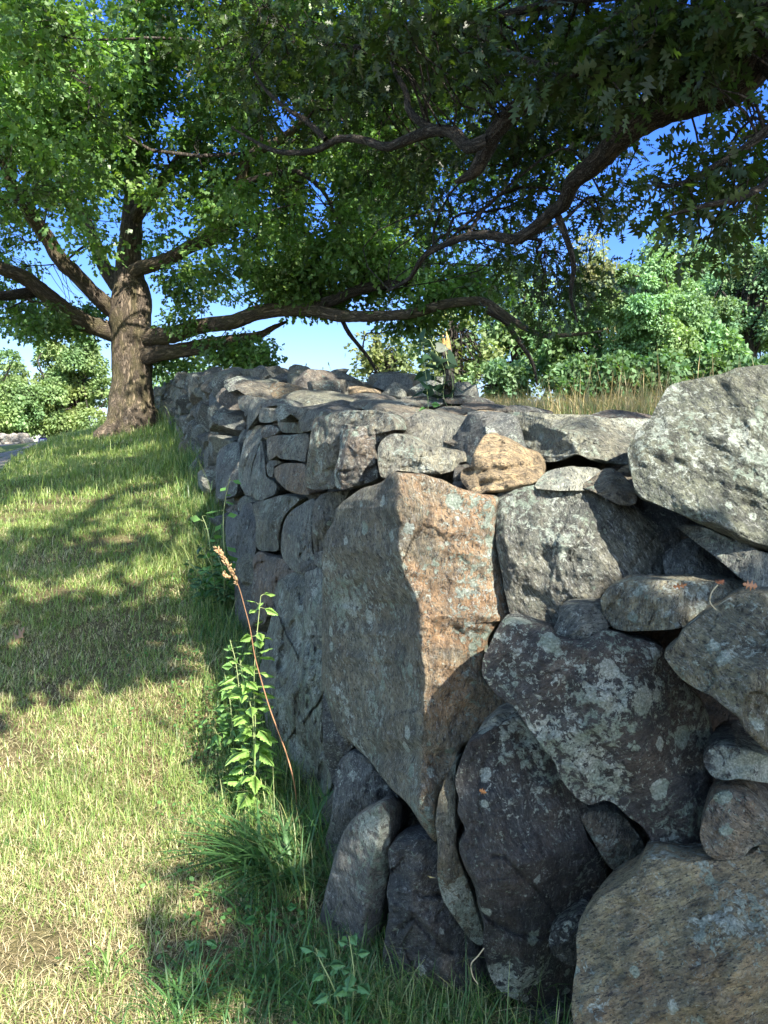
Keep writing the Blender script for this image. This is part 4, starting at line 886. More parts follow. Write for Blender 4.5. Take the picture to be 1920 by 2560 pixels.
# ---- the oak behind the wall at the right, whose boughs hang over the camera
rng = R(77)
NO = np.array([4.6, 5.2, float(ground(4.6, 5.2))])
NOAK = thing('oak_tree', 'dark shaded oak whose heavy bough and leaves overhang the wall from the upper right', 'tree', tuple(NO))
V, F, B = tube([NO+[0, 0, -.4], NO+[0, 0, .3], NO+[-.05, 0, 1.6], NO+[-.1, .1, 3.], NO+[.1, .2, 5], NO+[.3, .3, 7.5], NO+[.2, .2, 10.5]], [.75, .58, .48, .45, .38, .25, .08], 60, 24, 5, .05)
link('trunk', mesh('trunk', V-NO, F, DARK_BARK, {'buv': B}), NOAK)
def VD(pts): return [at(x*1.15732, y*1.15732, d) for x, y, d in pts]
nb = [([NO+[-.1, .1, 3.2], NO+[-.6, .1, 3.6]]+VD([(1745, -60, 5.6), (1672, 20, 5.75), (1650, 95, 5.9), (1600, 165, 6), (1520, 200, 6.15), (1440, 220, 6.3), (1385, 255, 6.5), (1345, 292, 6.7), (1312, 330, 6.9), (1275, 365, 7.1), (1240, 388, 7.3), (1222, 432, 7.5), (1190, 462, 7.7), (1150, 492, 7.9), (1105, 515, 8.1), (1050, 505, 8.3), (1000, 512, 8.6), (955, 530, 8.9), (915, 552, 9.2), (885, 600, 9.5), (840, 625, 9.9)]),
       [.34, .31, .22, .165, .15, .145, .14, .135, .125, .11, .10, .088, .075, .068, .06, .058, .055, .045, .04, .035, .03, .025, .015]),
      (VD([(1560, 185, 6.1), (1500, 205, 6.2), (1450, 192, 6.3), (1400, 160, 6.5), (1340, 138, 6.7), (1270, 130, 7), (1200, 150, 7.3), (1120, 130, 7.6), (1040, 90, 8)]), [.10, .11, .095, .08, .065, .055, .045, .035, .02]),
      (VD([(1650, -250, 6.2), (1480, -80, 6.5), (1300, 90, 6.8), (1180, 190, 7), (1140, 217, 7), (1100, 250, 7.1), (1066, 290, 7.2), (1046, 330, 7.3), (1020, 370, 7.4), (985, 390, 7.5)]), [.14, .13, .10, .085, .08, .078, .075, .07, .055, .02]),
      (VD([(1060, 300, 7.2), (1020, 313, 7.4), (980, 286, 7.6), (930, 290, 7.8), (880, 306, 8), (830, 308, 8.2), (780, 298, 8.5), (725, 296, 8.7), (680, 318, 9), (630, 325, 9.2), (580, 316, 9.5), (505, 275, 9.9)]), [.06, .06, .055, .055, .05, .045, .04, .038, .035, .03, .025, .01]),
      (VD([(960, 287, 7.7), (915, 265, 7.9), (885, 235, 8.1), (880, 195, 8.3), (850, 130, 8.6), (840, 40, 9)]), [.045, .04, .035, .03, .025, .015]),
      (VD([(700, 300, 8.8), (665, 260, 9), (630, 240, 9.1), (580, 200, 9.4), (540, 140, 9.7)]), [.03, .03, .026, .02, .01]),
      (VD([(1500, -30, 6.8), (1380, -10, 7.2), (1250, 0, 7.6), (1100, 30, 8), (950, 60, 8.6), (800, 100, 9), (700, 90, 9.4)]), [.05, .045, .04, .035, .03, .024, .012]),
      (VD([(1640, 120, 5.9), (1690, 220, 5.6), (1640, 300, 5.4), (1570, 350, 5.3), (1480, 390, 5.3), (1420, 400, 5.4)]), [.05, .04, .03, .022, .016, .008]),
      (VD([(1700, 260, 5.6), (1680, 360, 5.3), (1600, 430, 5.1), (1520, 450, 5.0), (1440, 470, 5.0)]), [.04, .03, .022, .015, .008]),
      (VD([(1200, 455, 7.7), (1225, 520, 7.6), (1240, 580, 7.6), (1235, 640, 7.6), (1250, 700, 7.6)]), [.035, .03, .025, .018, .008]),
      ([NO+[.1, .2, 5.2], NO+[-1.5, -2, 6.6], NO+[-2.5, -4.2, 7.6], NO+[-2.2, -6.5, 8.2], NO+[-2, -8.5, 8.2]], [.22, .17, .12, .08, .03]),
      ([NO+[.2, .3, 6.5], NO+[-2.5, 0, 8.2], NO+[-4.8, .4, 9], NO+[-7, .8, 9.2]], [.2, .14, .09, .03]),
      ([NO+[.2, .2, 5.5], NO+[1.8, -2.5, 7], NO+[2.4, -5, 8], NO+[2.2, -8, 8.4]], [.2, .14, .09, .03]),
      ([NO+[.2, .2, 6], NO+[-1.6, 2.5, 7.6], NO+[-3, 5, 8.6], NO+[-4, 7.5, 9]], [.2, .14, .09, .03])]
bs = []
for i_, (p, r) in enumerate(nb):
    pj = np.array(p, float); pj = pj+.04*np.stack([vnoise(pj, 2.3, 140+i_), vnoise(pj, 2.3, 160+i_), vnoise(pj, 2.3, 180+i_)], -1)*min(1, r[0]/.05)
    V, F, B = tube(pj, r, len(p)*7, 16, 30+i_, .07)
    link('limb', mesh('limb', V-NO, F, DARK_BARK, {'buv': B}), NOAK); bs.append((p, r))
near = spray([(1000, 120, 300, 110, 5.6, 8.6, 130), (1330, 60, 220, 80, 5.4, 7.6, 90), (1540, 60, 110, 70, 5.6, 7.2, 34), (760, 130, 170, 120, 6.5, 9, 95), (600, 180, 120, 120, 7, 10, 60), (560, 60, 140, 80, 7, 10, 50),
              (1130, 300, 150, 90, 6.4, 8.6, 70), (1290, 290, 60, 60, 6.4, 8, 22), (900, 330, 150, 70, 7.4, 9.5, 50), (1250, 210, 120, 60, 6, 7.5, 40), (1080, 430, 110, 60, 6.5, 8, 22), (880, 440, 110, 60, 7, 9, 18), (960, 510, 90, 50, 7, 9, 10),
              (1370, 380, 40, 40, 6, 7.4, 8), (1330, 450, 40, 35, 6.4, 7.6, 8), (1470, 290, 50, 20, 6, 7, 4), (1560, 320, 60, 35, 5.6, 6.6, 7), (1490, 400, 80, 25, 5.2, 6.2, 10), (1620, 380, 50, 50, 5.2, 6, 8), (1580, 470, 60, 25, 5.2, 5.9, 8), (1460, 470, 50, 18, 5.2, 6, 6), (1640, 250, 30, 40, 5.4, 6.4, 4), (1540, 530, 40, 14, 5.3, 5.9, 3),
              (1225, 650, 50, 50, 6, 7, 12), (1200, 560, 60, 50, 6, 7, 10), (1280, 600, 30, 30, 6, 7, 3), (1150, 700, 40, 20, 6, 7, 4), (1120, 560, 80, 40, 8, 9.5, 18), (1600, 130, 60, 50, 6.3, 7.2, 12)], 0., rng)
x, y, f = proj(near); x /= 1.15732; y /= 1.15732
keep = np.ones(len(near), bool)
for g_ in [[(640, 390), (720, 370), (720, 500), (650, 500)], [(1365, 345), (1385, 300), (1470, 255), (1520, 300), (1440, 340), (1395, 400), (1400, 520), (1360, 500)], [(585, 200), (650, 220), (660, 290), (580, 290)]]:
    keep &= ~(inpoly(x, y, g_) & (rng.rand(len(near)) < .85))
keep &= ~((x > 1385) & (y > 215) & (rng.rand(len(near)) < .38))
near = near[keep]
x, y, f = proj(near); x /= 1.15732; mv = x < 1400; near[mv] = EYE+(near[mv]-EYE)*1.4
near = np.vstack([near, spray([(1290, 110, 70, 35, 5.4, 6.2, 12), (1190, 160, 50, 40, 5.8, 6.6, 8), (1400, 90, 80, 30, 5.2, 6, 9), (1480, 150, 60, 22, 5.3, 5.9, 5), (1330, 200, 40, 25, 5.6, 6.3, 4), (1560, 60, 60, 40, 5, 5.6, 6), (900, 60, 160, 50, 6.5, 7.5, 14), (1050, 170, 60, 40, 6.2, 7, 6)], 0., rng)])
up = vol(5200, NO+[-.6, -.5, 7.6], (9.4, 8.6, 4.2), rng, .1)
x, y, f = proj(up); out = (f < 0) | (y < -170) | (x > 2120) | (x < -200)
keep = out & (fbm(up, .5, 3, 71) > .10) & (up[:, 2] > NO[2]+2.2)
# leave the sun a way in to the grass at lower left and to the wall top
def shadow_xy(P, z): t = (P[:, 2]-z)/SUN[2]; return P[:, 0]-SUN[0]*t, P[:, 1]-SUN[1]*t
sx, sy = shadow_xy(up, .4)
LIT_POLY = [[(-6, -1), (-.75, -1), (-.95, 2.6), (-1.1, 4.2), (-2.4, 4.4), (-6, 3.6)]]
for q in LIT_POLY: keep &= ~inpoly(sx, sy, q)
sx, sy = shadow_xy(up, 1.75)
keep &= ~(inpoly(sx, sy, [(-.4, 2.0), (.55, 2.0), (1.1, 2.5), (1.0, 3.0), (-.6, 3.4)]) & (rng.rand(len(up)) < .6))
up = up[keep]
def shade(regs, rng):
    o = []
    for x0, x1, y0, y1, D, n, t0, t1 in regs:
        if D: p = at(rng.uniform(x0, x1, n), rng.uniform(y0, y1, n), np.full(n, D))
        else: p = ground_hit(rng.uniform(x0, x1, n), rng.uniform(y0, y1, n))
        o.append(p+SUN*rng.uniform(t0, t1, n)[:, None])
    return np.vstack(o)
# unseen leaf clusters added sunward, to shade the hanging leaves, lawn and boulders
up = up[carve(up, TRUNK_T, .9, .9, rng)]
nx_, ny_, nf_ = proj(near); rt = near[(nx_ > 1330)]; sh = rt+SUN*rng.uniform(1.6, 6, len(rt))[:, None]+rng.normal(size=rt.shape)*.25
nx_, ny_, nf_ = proj(sh); sh = sh[(nf_ < 0) | (ny_ < -150) | (nx_ > 2100)]
up = np.vstack([up, sh])
LITS = [at(x, y, 2.2) for x, y in [(1020, 1190), (1060, 1250), (1150, 1260), (1100, 1350), (1180, 1400), (1120, 1480), (1180, 1560), (1100, 1620), (1230, 1500), (1230, 1300), (1030, 1650), (1200, 1640)]]
LITS += [at(x, y, 2.3) for x, y in [(1230, 1120), (1290, 1160), (1340, 1200)]]+[at(x, y, 2.6) for x, y in [(1400, 1060), (1480, 1090), (1540, 1120)]]+[at(x, y, 2.55) for x, y in [(1040, 1130), (1100, 1150)]]
LITS += [at(x, y, 1.9) for x, y in [(1560, 1330), (1600, 1400), (1700, 1480), (1640, 1500), (1760, 1490)]]+[at(x, y, 3.5) for x, y in [(900, 1060), (1030, 1020), (1200, 1045)]]
up = up[carve(up, LITS, .5, .93, rng)]
DK = shade([(0, 420, 1340, 1420, 0, 10, 6, 12), (0, 420, 1520, 1640, 0, 12, 5, 10), (120, 480, 1090, 1180, 0, 10, 9, 16), (0, 260, 1180, 1225, 0, 6, 8, 15), (430, 560, 1500, 1700, 0, 5, 5, 9), (0, 230, 1340, 1425, 0, 9, 6, 12), (250, 420, 1320, 1380, 0, 6, 6, 12), (0, 130, 1500, 1600, 0, 5, 5, 10), (90, 300, 1540, 1650, 0, 9, 5, 10), (320, 520, 1600, 1720, 0, 8, 5, 9), (0, 120, 1620, 1690, 0, 3, 5, 9),
            (200, 480, 1100, 1200, 0, 16, 9, 16), (0, 200, 1180, 1240, 0, 8, 8, 15), (120, 300, 1130, 1160, 0, 7, 12, 18), (300, 470, 1190, 1290, 0, 8, 8, 14), (400, 420, 1690, 1700, 0, 1, 5, 8)], rng)
nx_, ny_, nf_ = proj(DK); DK = DK[(nf_ < 0) | (ny_ < -150) | (nx_ > 2100) | (nx_ < -200)]  # unseen leaf clusters added only to cast shade bands on the lawn
GL = [ground_hit(x, y)[0] for x, y in [(60, 1470), (200, 1470), (350, 1470), (450, 1430), (300, 1420), (100, 1290), (300, 1300), (420, 1250), (200, 1290), (40, 1260), (300, 1135)]]
up = np.vstack([up[carve(up, GL, .5, .85, rng)], DK])
LB = np.vstack([ground_hit(np.linspace(0, 460, 11), np.linspace(1262, 1205, 11)), ground_hit(np.linspace(0, 430, 12), np.linspace(1470, 1405, 12)), ground_hit(np.linspace(230, 560, 7), np.linspace(1330, 1290, 7)), ground_hit(np.linspace(150, 400, 5), np.linspace(1150, 1120, 5))])
up = up[carve(up, LB, .36, 1., rng)]
GL = list(ground_hit(rng.uniform(-50, 560, 26), rng.uniform(1760, 2520, 26)))
up = up[carve(up, GL, .62, .95, rng)]
up = np.vstack([up, shade([(1280, 1920, 1680, 2560, 1.9, 60, 5, 9), (1250, 1640, 1560, 1800, 1.9, 8, 5, 8), (1000, 1280, 1830, 2560, 2.1, 22, 5, 9), (1720, 2100, 1500, 1800, 1.8, 10, 5, 8), (1250, 1420, 1300, 1520, 2.0, 4, 5, 7), (1600, 1950, 950, 1150, 2.1, 3, 5, 7), (480, 800, 945, 1010, 9, 6, 8, 13), (600, 900, 960, 1020, 6, 4, 6, 10), (700, 1000, 1000, 1050, 4.3, 4, 5, 9), (560, 720, 1000, 1090, 4.2, 4, 5, 9),
                            (1180, 1330, 1060, 1120, 2.7, 2, 5, 6), (850, 1000, 1020, 1080, 3.3, 3, 5, 7)], rng)])  # more unseen clusters added to shade the boulders and parts of the wall
up = up[carve(up, LITS, .42, 1., rng)]
grow(NOAK, NO, bs, np.vstack([near, up[::2]]), rng, DARK_BARK, 110)
Ls = [leafy(near, rng, 20, rng.uniform(.26, .5, len(near)), .135, T_LOBED, (.030, .058, .017), droop=.35, var=.4), leafy(up, rng, 18, .65, .23, T_STAR, (.04, .075, .022))]
V, F, Cc = cat_meshes(Ls); print('NEAR leaves', len(near), len(up), len(F))
link('crown', mesh('crown', V-NO, F, LEAF, {'lc': Cc}), NOAK)  # real foliage together with the added, unseen shade clusters

# ---- trees beyond the field and the path
def far_tree(label, cx, top_, base_, hw, D, seed, col, n, lump=.27, airy=0., leaf=.26, group='trees beyond the wall and the path', low=.12, trunkc=(.15, .13, .11)):
    """crown centred at photo x = cx (full-view px), from top_ to base_"""
    r = R(seed)
    b = at(cx*1.15732, base_*1.15732, D); t = at(cx*1.15732, top_*1.15732, D); H = t[2]-b[2]; hwm = hw*1.15732*D/2000
    gz = float(ground(b[0], b[1])); org = np.array([b[0], b[1], min(gz, b[2])])
    T = thing('broadleaf_tree', label, 'tree', tuple(org), group)
    c0 = b+np.array([0, 0, H*(.5+low/2)]); rad = np.array([hwm, hwm*.8, H*(.5-low/2)])
    nb_ = 64; cs = c0+unit(r.normal(size=(nb_, 3)))*rad*r.uniform(.25, .86, (nb_, 1)); rs = lump*rad.mean()*r.uniform(.6, 1.25, nb_)
    k = r.choice(nb_, n, p=rs**2/(rs**2).sum()); o = unit(r.normal(size=(n, 3))); o[:, 2] = np.where(o[:, 2] < -.6, -o[:, 2], o[:, 2])
    P = cs[k]+o*rs[k][:, None]*np.array([1.1, 1.1, .9])*r.uniform(.55, 1.06, (n, 1))
    keep = fbm(P, 1.1, 3, seed) > (-.35+airy)
    P = P[keep]; o = o[keep]; n = len(P)
    D_ = unit(o*.8+r.normal(size=(n, 3))*.6+[0, 0, -.2]); Nn = unit(o*.9+r.normal(size=(n, 3))*.75+[0, 0, .2])
    cc = np.array(col)[None]*(1+.45*fbm(P, .6, 3, seed+3))[:, None]*r.uniform(.65, 1.25, (n, 1))*np.stack([1+.25*fbm(P, .9, 2, seed+6), np.ones(n), 1-.2*fbm(P, .9, 2, seed+6)], 1)
    V, F, Cc = scatter(T_RHOMB, P, D_, Nn, leaf*r.uniform(.6, 1.25, n), cc, bend=r.uniform(0, .3, n))
    link('crown', mesh('crown', V-org, F, FARLEAF, {'lc': Cc}), T)
    rt = .02*H+.1
    tp = [org+[0, 0, -.3], org+[r.uniform(-.2, .2), 0, H*.2], org+[r.uniform(-.4, .4), 0, H*.45], c0+[r.uniform(-.5, .5), 0, H*.3]]
    V, F, B = tube(tp, [rt*1.3, rt, rt*.7, rt*.2], 20, 10, seed, .05); Vs = [V]; Fs = [F]; Bs = [B]
    m_ = len(cs); A = np.array([tp[1]*(1-q)+tp[3]*q for q in r.uniform(.1, .8, m_)])
    V2, F2, B2 = twigs(A, cs, np.full(m_, rt*.35), np.full(m_, rt*.1), r, n=7)
    link('trunk', mesh('trunk', V-org, F, DARK_BARK, {'buv': B}), T)
    link('boughs', mesh('boughs', V2-org, F2, DARK_BARK, {'buv': B2}), T)
PG, PB, YG, DG = (.165, .27, .125), (.14, .235, .12), (.17, .25, .10), (.09, .165, .07)
far_tree('broad pale green tree at the far left edge beyond the path', 10, 745, 1000, 160, 40, 201, YG, 42000, lump=.2, leaf=.165, low=-.1)
far_tree('pale green tree filling the gap left of the sunlit trunk', 160, 715, 995, 115, 42, 202, YG, 42000, lump=.2, leaf=.165, low=-.1)
far_tree('low light green tree behind the far end of the wall, right of the trunk', 400, 770, 960, 100, 46, 203, PG, 14000, lump=.26, leaf=.22)
far_tree('thin see-through tree at the edge of the sky gap', 835, 700, 890, 90, 40, 204, (.15, .19, .08), 5200, lump=.28, airy=.28, leaf=.24, low=0)
far_tree('sparse tree behind the vine-covered post', 985, 610, 890, 110, 42, 205, (.15, .20, .08), 7500, lump=.3, airy=.25, low=0)
far_tree('mid green tree behind the drooping dark bough', 1120, 560, 890, 130, 44, 206, (.13, .21, .09), 14000, lump=.28, airy=.15, low=0)
far_tree('tall yellowish tree whose flat top shows against the sky', 1290, 500, 800, 85, 52, 207, (.20, .23, .12), 12000, low=0)
far_tree('large rounded pale green tree above the dry grass', 1400, 510, 880, 150, 35, 208, PG, 62000, lump=.2, leaf=.155, low=0)
far_tree('light green tree reaching the right edge behind the capstone', 1620, 440, 880, 140, 38, 209, PB, 36000, lump=.22, leaf=.165, airy=.06, low=0)
far_tree('dark low tree left of the large rounded one', 1225, 620, 890, 100, 37, 210, DG, 9000, airy=.08, low=0)
far_tree('green shrubby tree tucked between two taller crowns', 1530, 700, 870, 70, 34, 211, PG, 9000, low=0)
far_tree('small shrubby tree low behind the sparse ones', 1075, 780, 880, 75, 38, 212, PB, 5200, airy=.12, low=0)
far_tree('pale tree beyond the gap, mostly hidden by the wall top', 1340, 800, 885, 80, 36, 213, PG, 7000, low=0)
far_tree('tall green tree standing behind the large rounded one', 1500, 450, 860, 170, 44, 214, PB, 22000, low=0, lump=.24)
far_tree('dark green tree rising at the far right edge behind the lighter one', 1720, 440, 880, 110, 46, 215, DG, 16000, low=0, lump=.24)
far_tree('low bushy growth along the field edge under the large rounded tree', 1330, 770, 905, 170, 32, 216, DG, 15000, low=0, lump=.26)
far_tree('low bushy growth along the field edge at the right', 1620, 770, 905, 150, 32, 217, DG, 13000, low=0, lump=.26)
# ---------------------------------------------------------------- grass, weeds, litter
GRASS = leaf_material('grass_blade', .35, .45, .4, (1.2, 1.25, .5))
WEED = leaf_material('weed_leaf', .35, .5, .35, (1.2, 1.3, .5))
def ribbons(P, head, H, W, lean, C, segs=3, curl=1., tipc=None, stiff=0.):
    """tapering curved blades: P base, head azimuth, H length, W width, lean sideways reach as part of the length"""
    n = len(P); t = np.linspace(0, 1, segs+1)[None, :, None]
    hd = np.stack([np.cos(head), np.sin(head), 0*head], -1)[:, None]; sdv = np.stack([-np.sin(head), np.cos(head), 0*head], -1)[:, None]
    ln = lean[:, None, None]; h = H[:, None, None]
    out = h*ln*(t*.35+.65*t**2); upz = h*np.sqrt(np.maximum(1-(ln*.9)**2*t, .04))*(t-curl*ln*.42*t**2)
    Cc = P[:, None]+hd*out+np.array([0, 0, 1.])*upz
    wd = (W[:, None, None]*.5)*np.array([1, .92, .62, .0, 0, 0])[np.linspace(0, 3, segs+1).astype(int)][None, :, None]
    if segs > 3: wd = (W[:, None, None]*.5)*(1-t**2.2)*(.55+.45*np.minimum(t*4, 1))
    A = Cc-sdv*wd; Bv = Cc+sdv*wd
    V = np.concatenate([np.stack([A[:, :-1], Bv[:, :-1]], 2).reshape(n, -1, 3), Cc[:, -1:]], 1)
    k = 2*segs+1; b = (np.arange(n)*k)[:, None]
    Fq = np.concatenate([np.stack([b+2*i, b+2*i+1, b+2*i+3, b+2*i+2], -1).reshape(-1, 4) for i in range(segs-1)])
    Ft = np.stack([b+2*segs-2, b+2*segs-1, b+2*segs], -1).reshape(-1, 3)
    col = np.repeat(C[:, None], k, 1)
    if tipc is not None:
        tt = np.concatenate([np.repeat(np.linspace(0, 1, segs+1)[:-1], 2), [1.]])[None, :, None]; col = col*(1-tt**2*.6)+tipc[:, None]*tt**2*.6
    return V.reshape(-1, 3), Fq, Ft, np.concatenate([col.reshape(-1, 3), np.ones((n*k, 1))], 1)
def link_ribbons(name, parts, mat, org=(0, 0, 0), parent=None, **kw):
    Vs, Q, T_, C_, n = [], [], [], [], 0
    for V, Fq, Ft, Cc in parts:
        Vs.append(V); Q.append(Fq+n); T_.append(Ft+n); C_.append(Cc); n += len(V)
    return link(name, mesh(name, np.concatenate(Vs)-np.array(org), [np.concatenate(Q), np.concatenate(T_)], mat, {'lc': np.concatenate(C_)}), parent, **kw)
rng = R(5)
GREEN, DGREEN, STRAW, YEL = np.array([.12, .23, .05]), np.array([.06, .14, .042]), np.array([.58, .52, .31]), np.array([.26, .33, .09])
bare = [(ground_hit(q[0], q[1])[0][:2], q[2]) for q in [(60, 2370, .13), (500, 2290, .12), (400, 2440, .12), (600, 2390, .13), (170, 2390, .1), (500, 2130, .08), (820, 2330, .14)]]
parts = []
def lawn(y0, y1, dens, hm, wm, segs=3):
    xa = max(min(-1.0*y1-.8, -1.6), -16); n = int((y1-y0)*(1.5-xa)*dens)
    y = rng.uniform(y0, y1, n); x = rng.uniform(xa, 1.2, n)
    s, u = side(x, y); a = x/y
    k = ((a > -.53) | (rng.rand(n) < .5)) & (s < .12) & (s > -7) & (x > PEX(y)-.05*rng.rand(n)); x, y, s = x[k], y[k], s[k]
    P0 = np.stack([x, y, 0*x], -1)
    dn = .55+.9*fbm(P0, 2.2, 3, 61)+.4*fbm(P0, 9, 2, 62)
    for c, r_ in bare: dn = dn-.85*np.exp(-((x-c[0])**2+(y-c[1])**2)/r_**2)
    k = rng.rand(len(x)) < np.clip(dn+.25, .05, 1); x, y, s, P0 = x[k], y[k], s[k], P0[k]; n = len(x)
    P = np.stack([x, y, ground(x, y)-.006], -1)
    edge = np.exp(-(np.maximum(-s, 0)/.22)**2)
    tall = 1+1.6*edge+.9*np.clip(fbm(P0, 1.7, 3, 63), 0, 1)
    H = hm*tall*rng.lognormal(0, .38, n); lean = np.clip(rng.beta(2.2, 1.8, n), .1, .97)
    dry = np.clip(.38+.8*fbm(P0, 1.1, 3, 64)+.3*fbm(P0, 6, 2, 65)-.38*sm((y-4.5)/4)-.5*edge, .04, .85)
    d = rng.rand(n) < dry; yl = rng.rand(n, 1)
    C = np.where(d[:, None], STRAW*rng.uniform(.6, 1.15, (n, 1)), (GREEN*(1-yl)+YEL*yl*.9)*rng.uniform(.65, 1.25, (n, 1)))
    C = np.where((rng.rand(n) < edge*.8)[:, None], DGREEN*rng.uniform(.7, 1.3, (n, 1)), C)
    H = np.where(d, H*.75, H); lean = np.where(d, np.clip(lean+.25, 0, .98), lean)
    W = wm*rng.uniform(.6, 1.4, n)
    tip = np.where(rng.rand(n, 1) < .5, C, STRAW)
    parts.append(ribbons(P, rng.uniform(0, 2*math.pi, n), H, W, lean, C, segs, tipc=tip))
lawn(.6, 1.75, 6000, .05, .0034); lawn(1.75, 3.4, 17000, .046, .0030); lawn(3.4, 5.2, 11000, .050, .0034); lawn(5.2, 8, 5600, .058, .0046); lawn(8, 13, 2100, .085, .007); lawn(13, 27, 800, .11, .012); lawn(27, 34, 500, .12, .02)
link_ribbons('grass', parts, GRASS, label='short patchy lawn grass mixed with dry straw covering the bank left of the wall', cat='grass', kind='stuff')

# dead thatch lying flat and low clover among the blades
n = 17000; y = 1.8+2.9*rng.rand(n)**1.3; x = rng.uniform(-.55, .2, n)*y; s, u = side(x, y); k = s < .1; x, y = x[k], y[k]; n = len(x)
P = np.stack([x, y, ground(x, y)+rng.uniform(.0, .012, n)], -1)
tp = [ribbons(P, rng.uniform(0, 6.28, n), rng.uniform(.02, .07, n), rng.uniform(.0012, .003, n), rng.uniform(.95, 1.0, n), np.array([.42, .34, .21])*rng.uniform(.45, 1.2, (n, 1)), 3, curl=1.0)]
link_ribbons('thatch', tp, GRASS, label='dead straw-coloured grass thatch lying on the soil of the near lawn', cat='thatch', kind='stuff')
n = 5200; y = 1.9+6*rng.rand(n)**1.2; x = wall_xy_of_y(y)-np.abs(rng.normal(size=n))*.32; s, u = side(x, y); pt = fbm(np.stack([x, y, 0*x], -1), 1.6, 3, 91)
k = (s < -.01) & (pt+.25*np.exp(-(s/.3)**2) > .08); x, y = x[k], y[k]; n = len(x)
P = np.stack([x, y, ground(x, y)+rng.uniform(.01, .07, n)], -1)
Vc, Fc, Cc = scatter((np.array([(0, 0, 0), (.34, .3, .03), (.36, .75, .02), (0, 1, 0), (-.36, .75, .02), (-.34, .3, .03)], float), np.array([(0, 1, 2), (0, 2, 3), (0, 3, 4), (0, 4, 5)])),
                    P, np.stack([rng.normal(size=n), rng.normal(size=n), rng.normal(size=n)*.2], -1), np.stack([rng.normal(size=n)*.4, rng.normal(size=n)*.4, np.ones(n)], -1), rng.uniform(.009, .022, n), np.array([.08, .18, .05])*rng.uniform(.6, 1.4, (n, 1)))
link('clover', mesh('clover', Vc, Fc, WEED, {'lc': Cc}), label='low round-leaved ground plants creeping along the wall foot', cat='clover', kind='stuff')

# dry tall grass of the field behind the wall
parts = []
def field(y0, y1, dens, hh, wd, a0=-.12, a1=.62, straw=.55):
    n = int((y1**2-y0**2)/2*(a1-a0)*dens); y = np.sqrt(rng.uniform(y0**2, y1**2, n)); x = y*rng.uniform(a0, a1, n)
    s, u = side(x, y); k = (s > 2.05) & (rng.rand(n) < .6+.6*vnoise(np.stack([x, y, 0*x], -1), .8, 9)); x, y = x[k], y[k]; n = len(x)
    P = np.stack([x, y, ground(x, y)-.02], -1); st = rng.rand(n) < straw
    C = np.where(st[:, None], np.array([.42, .33, .18])*rng.uniform(.6, 1.15, (n, 1)), np.array([.14, .20, .07])*rng.uniform(.7, 1.3, (n, 1)))
    parts.append(ribbons(P, rng.uniform(0, 6.28, n), hh*rng.uniform(.45, 1.15, n)*np.where(st, 1.25, .8), wd*rng.uniform(.6, 1.3, n), rng.uniform(.15, .85, n), C))
field(3.4, 7, 1500, .34, .004, straw=.35); field(3.4, 7, 120, .46, .005, straw=.9); field(7, 14, 520, .33, .006, straw=.45); field(14, 26, 150, .42, .011); field(26, 44, 50, .5, .02)
link_ribbons('field_grass', parts, GRASS, label='tall dry tan and green grass of the field behind the capstones', cat='grass', kind='stuff')

# broad-bladed tufts
def tuft(label, base, n, h, wdt, col, spread=.05, lean=(.3, .95), seed=1, group=None, heads=None, segs=7):
    r = R(seed); b = np.array(base); T = thing('grass_tuft', label, 'grass tuft', tuple(b), group)
    P = b+np.stack([r.normal(size=n)*spread, r.normal(size=n)*spread, np.zeros(n)-.01], -1)
    hd = r.uniform(0, 2*math.pi, n) if heads is None else r.normal(heads[0], heads[1], n)
    C = np.array(col)*r.uniform(.7, 1.3, (n, 1))
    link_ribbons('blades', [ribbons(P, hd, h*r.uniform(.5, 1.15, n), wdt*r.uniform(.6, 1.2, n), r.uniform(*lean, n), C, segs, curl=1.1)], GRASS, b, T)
    return T
def gh(px, py): return ground_hit(px, py)[0]
BG = (.05, .12, .042)
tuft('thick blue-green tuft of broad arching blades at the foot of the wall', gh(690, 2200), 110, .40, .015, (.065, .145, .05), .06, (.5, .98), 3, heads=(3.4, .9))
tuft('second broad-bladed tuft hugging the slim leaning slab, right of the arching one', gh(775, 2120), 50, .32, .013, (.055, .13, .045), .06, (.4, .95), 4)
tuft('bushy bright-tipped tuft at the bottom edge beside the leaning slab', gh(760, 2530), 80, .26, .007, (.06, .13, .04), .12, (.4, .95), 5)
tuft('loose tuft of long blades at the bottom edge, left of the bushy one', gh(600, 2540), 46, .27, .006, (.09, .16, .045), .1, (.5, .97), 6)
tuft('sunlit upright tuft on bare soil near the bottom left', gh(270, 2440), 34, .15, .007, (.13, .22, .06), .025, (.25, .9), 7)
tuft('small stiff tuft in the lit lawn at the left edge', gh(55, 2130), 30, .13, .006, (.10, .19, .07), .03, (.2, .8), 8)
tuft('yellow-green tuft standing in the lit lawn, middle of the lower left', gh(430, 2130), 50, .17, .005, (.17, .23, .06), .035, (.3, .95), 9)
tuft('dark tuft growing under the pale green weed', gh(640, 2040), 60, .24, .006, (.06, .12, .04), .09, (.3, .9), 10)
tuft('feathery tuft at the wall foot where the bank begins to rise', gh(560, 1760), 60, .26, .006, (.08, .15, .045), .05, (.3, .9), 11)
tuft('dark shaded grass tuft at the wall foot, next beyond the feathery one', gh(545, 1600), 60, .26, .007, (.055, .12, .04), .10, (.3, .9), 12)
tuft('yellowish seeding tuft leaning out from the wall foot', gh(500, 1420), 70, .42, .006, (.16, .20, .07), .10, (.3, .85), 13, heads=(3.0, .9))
tuft('far dark tuft against the shaded wall face', gh(515, 1250), 60, .36, .010, (.06, .12, .04), .12, (.3, .8), 14)

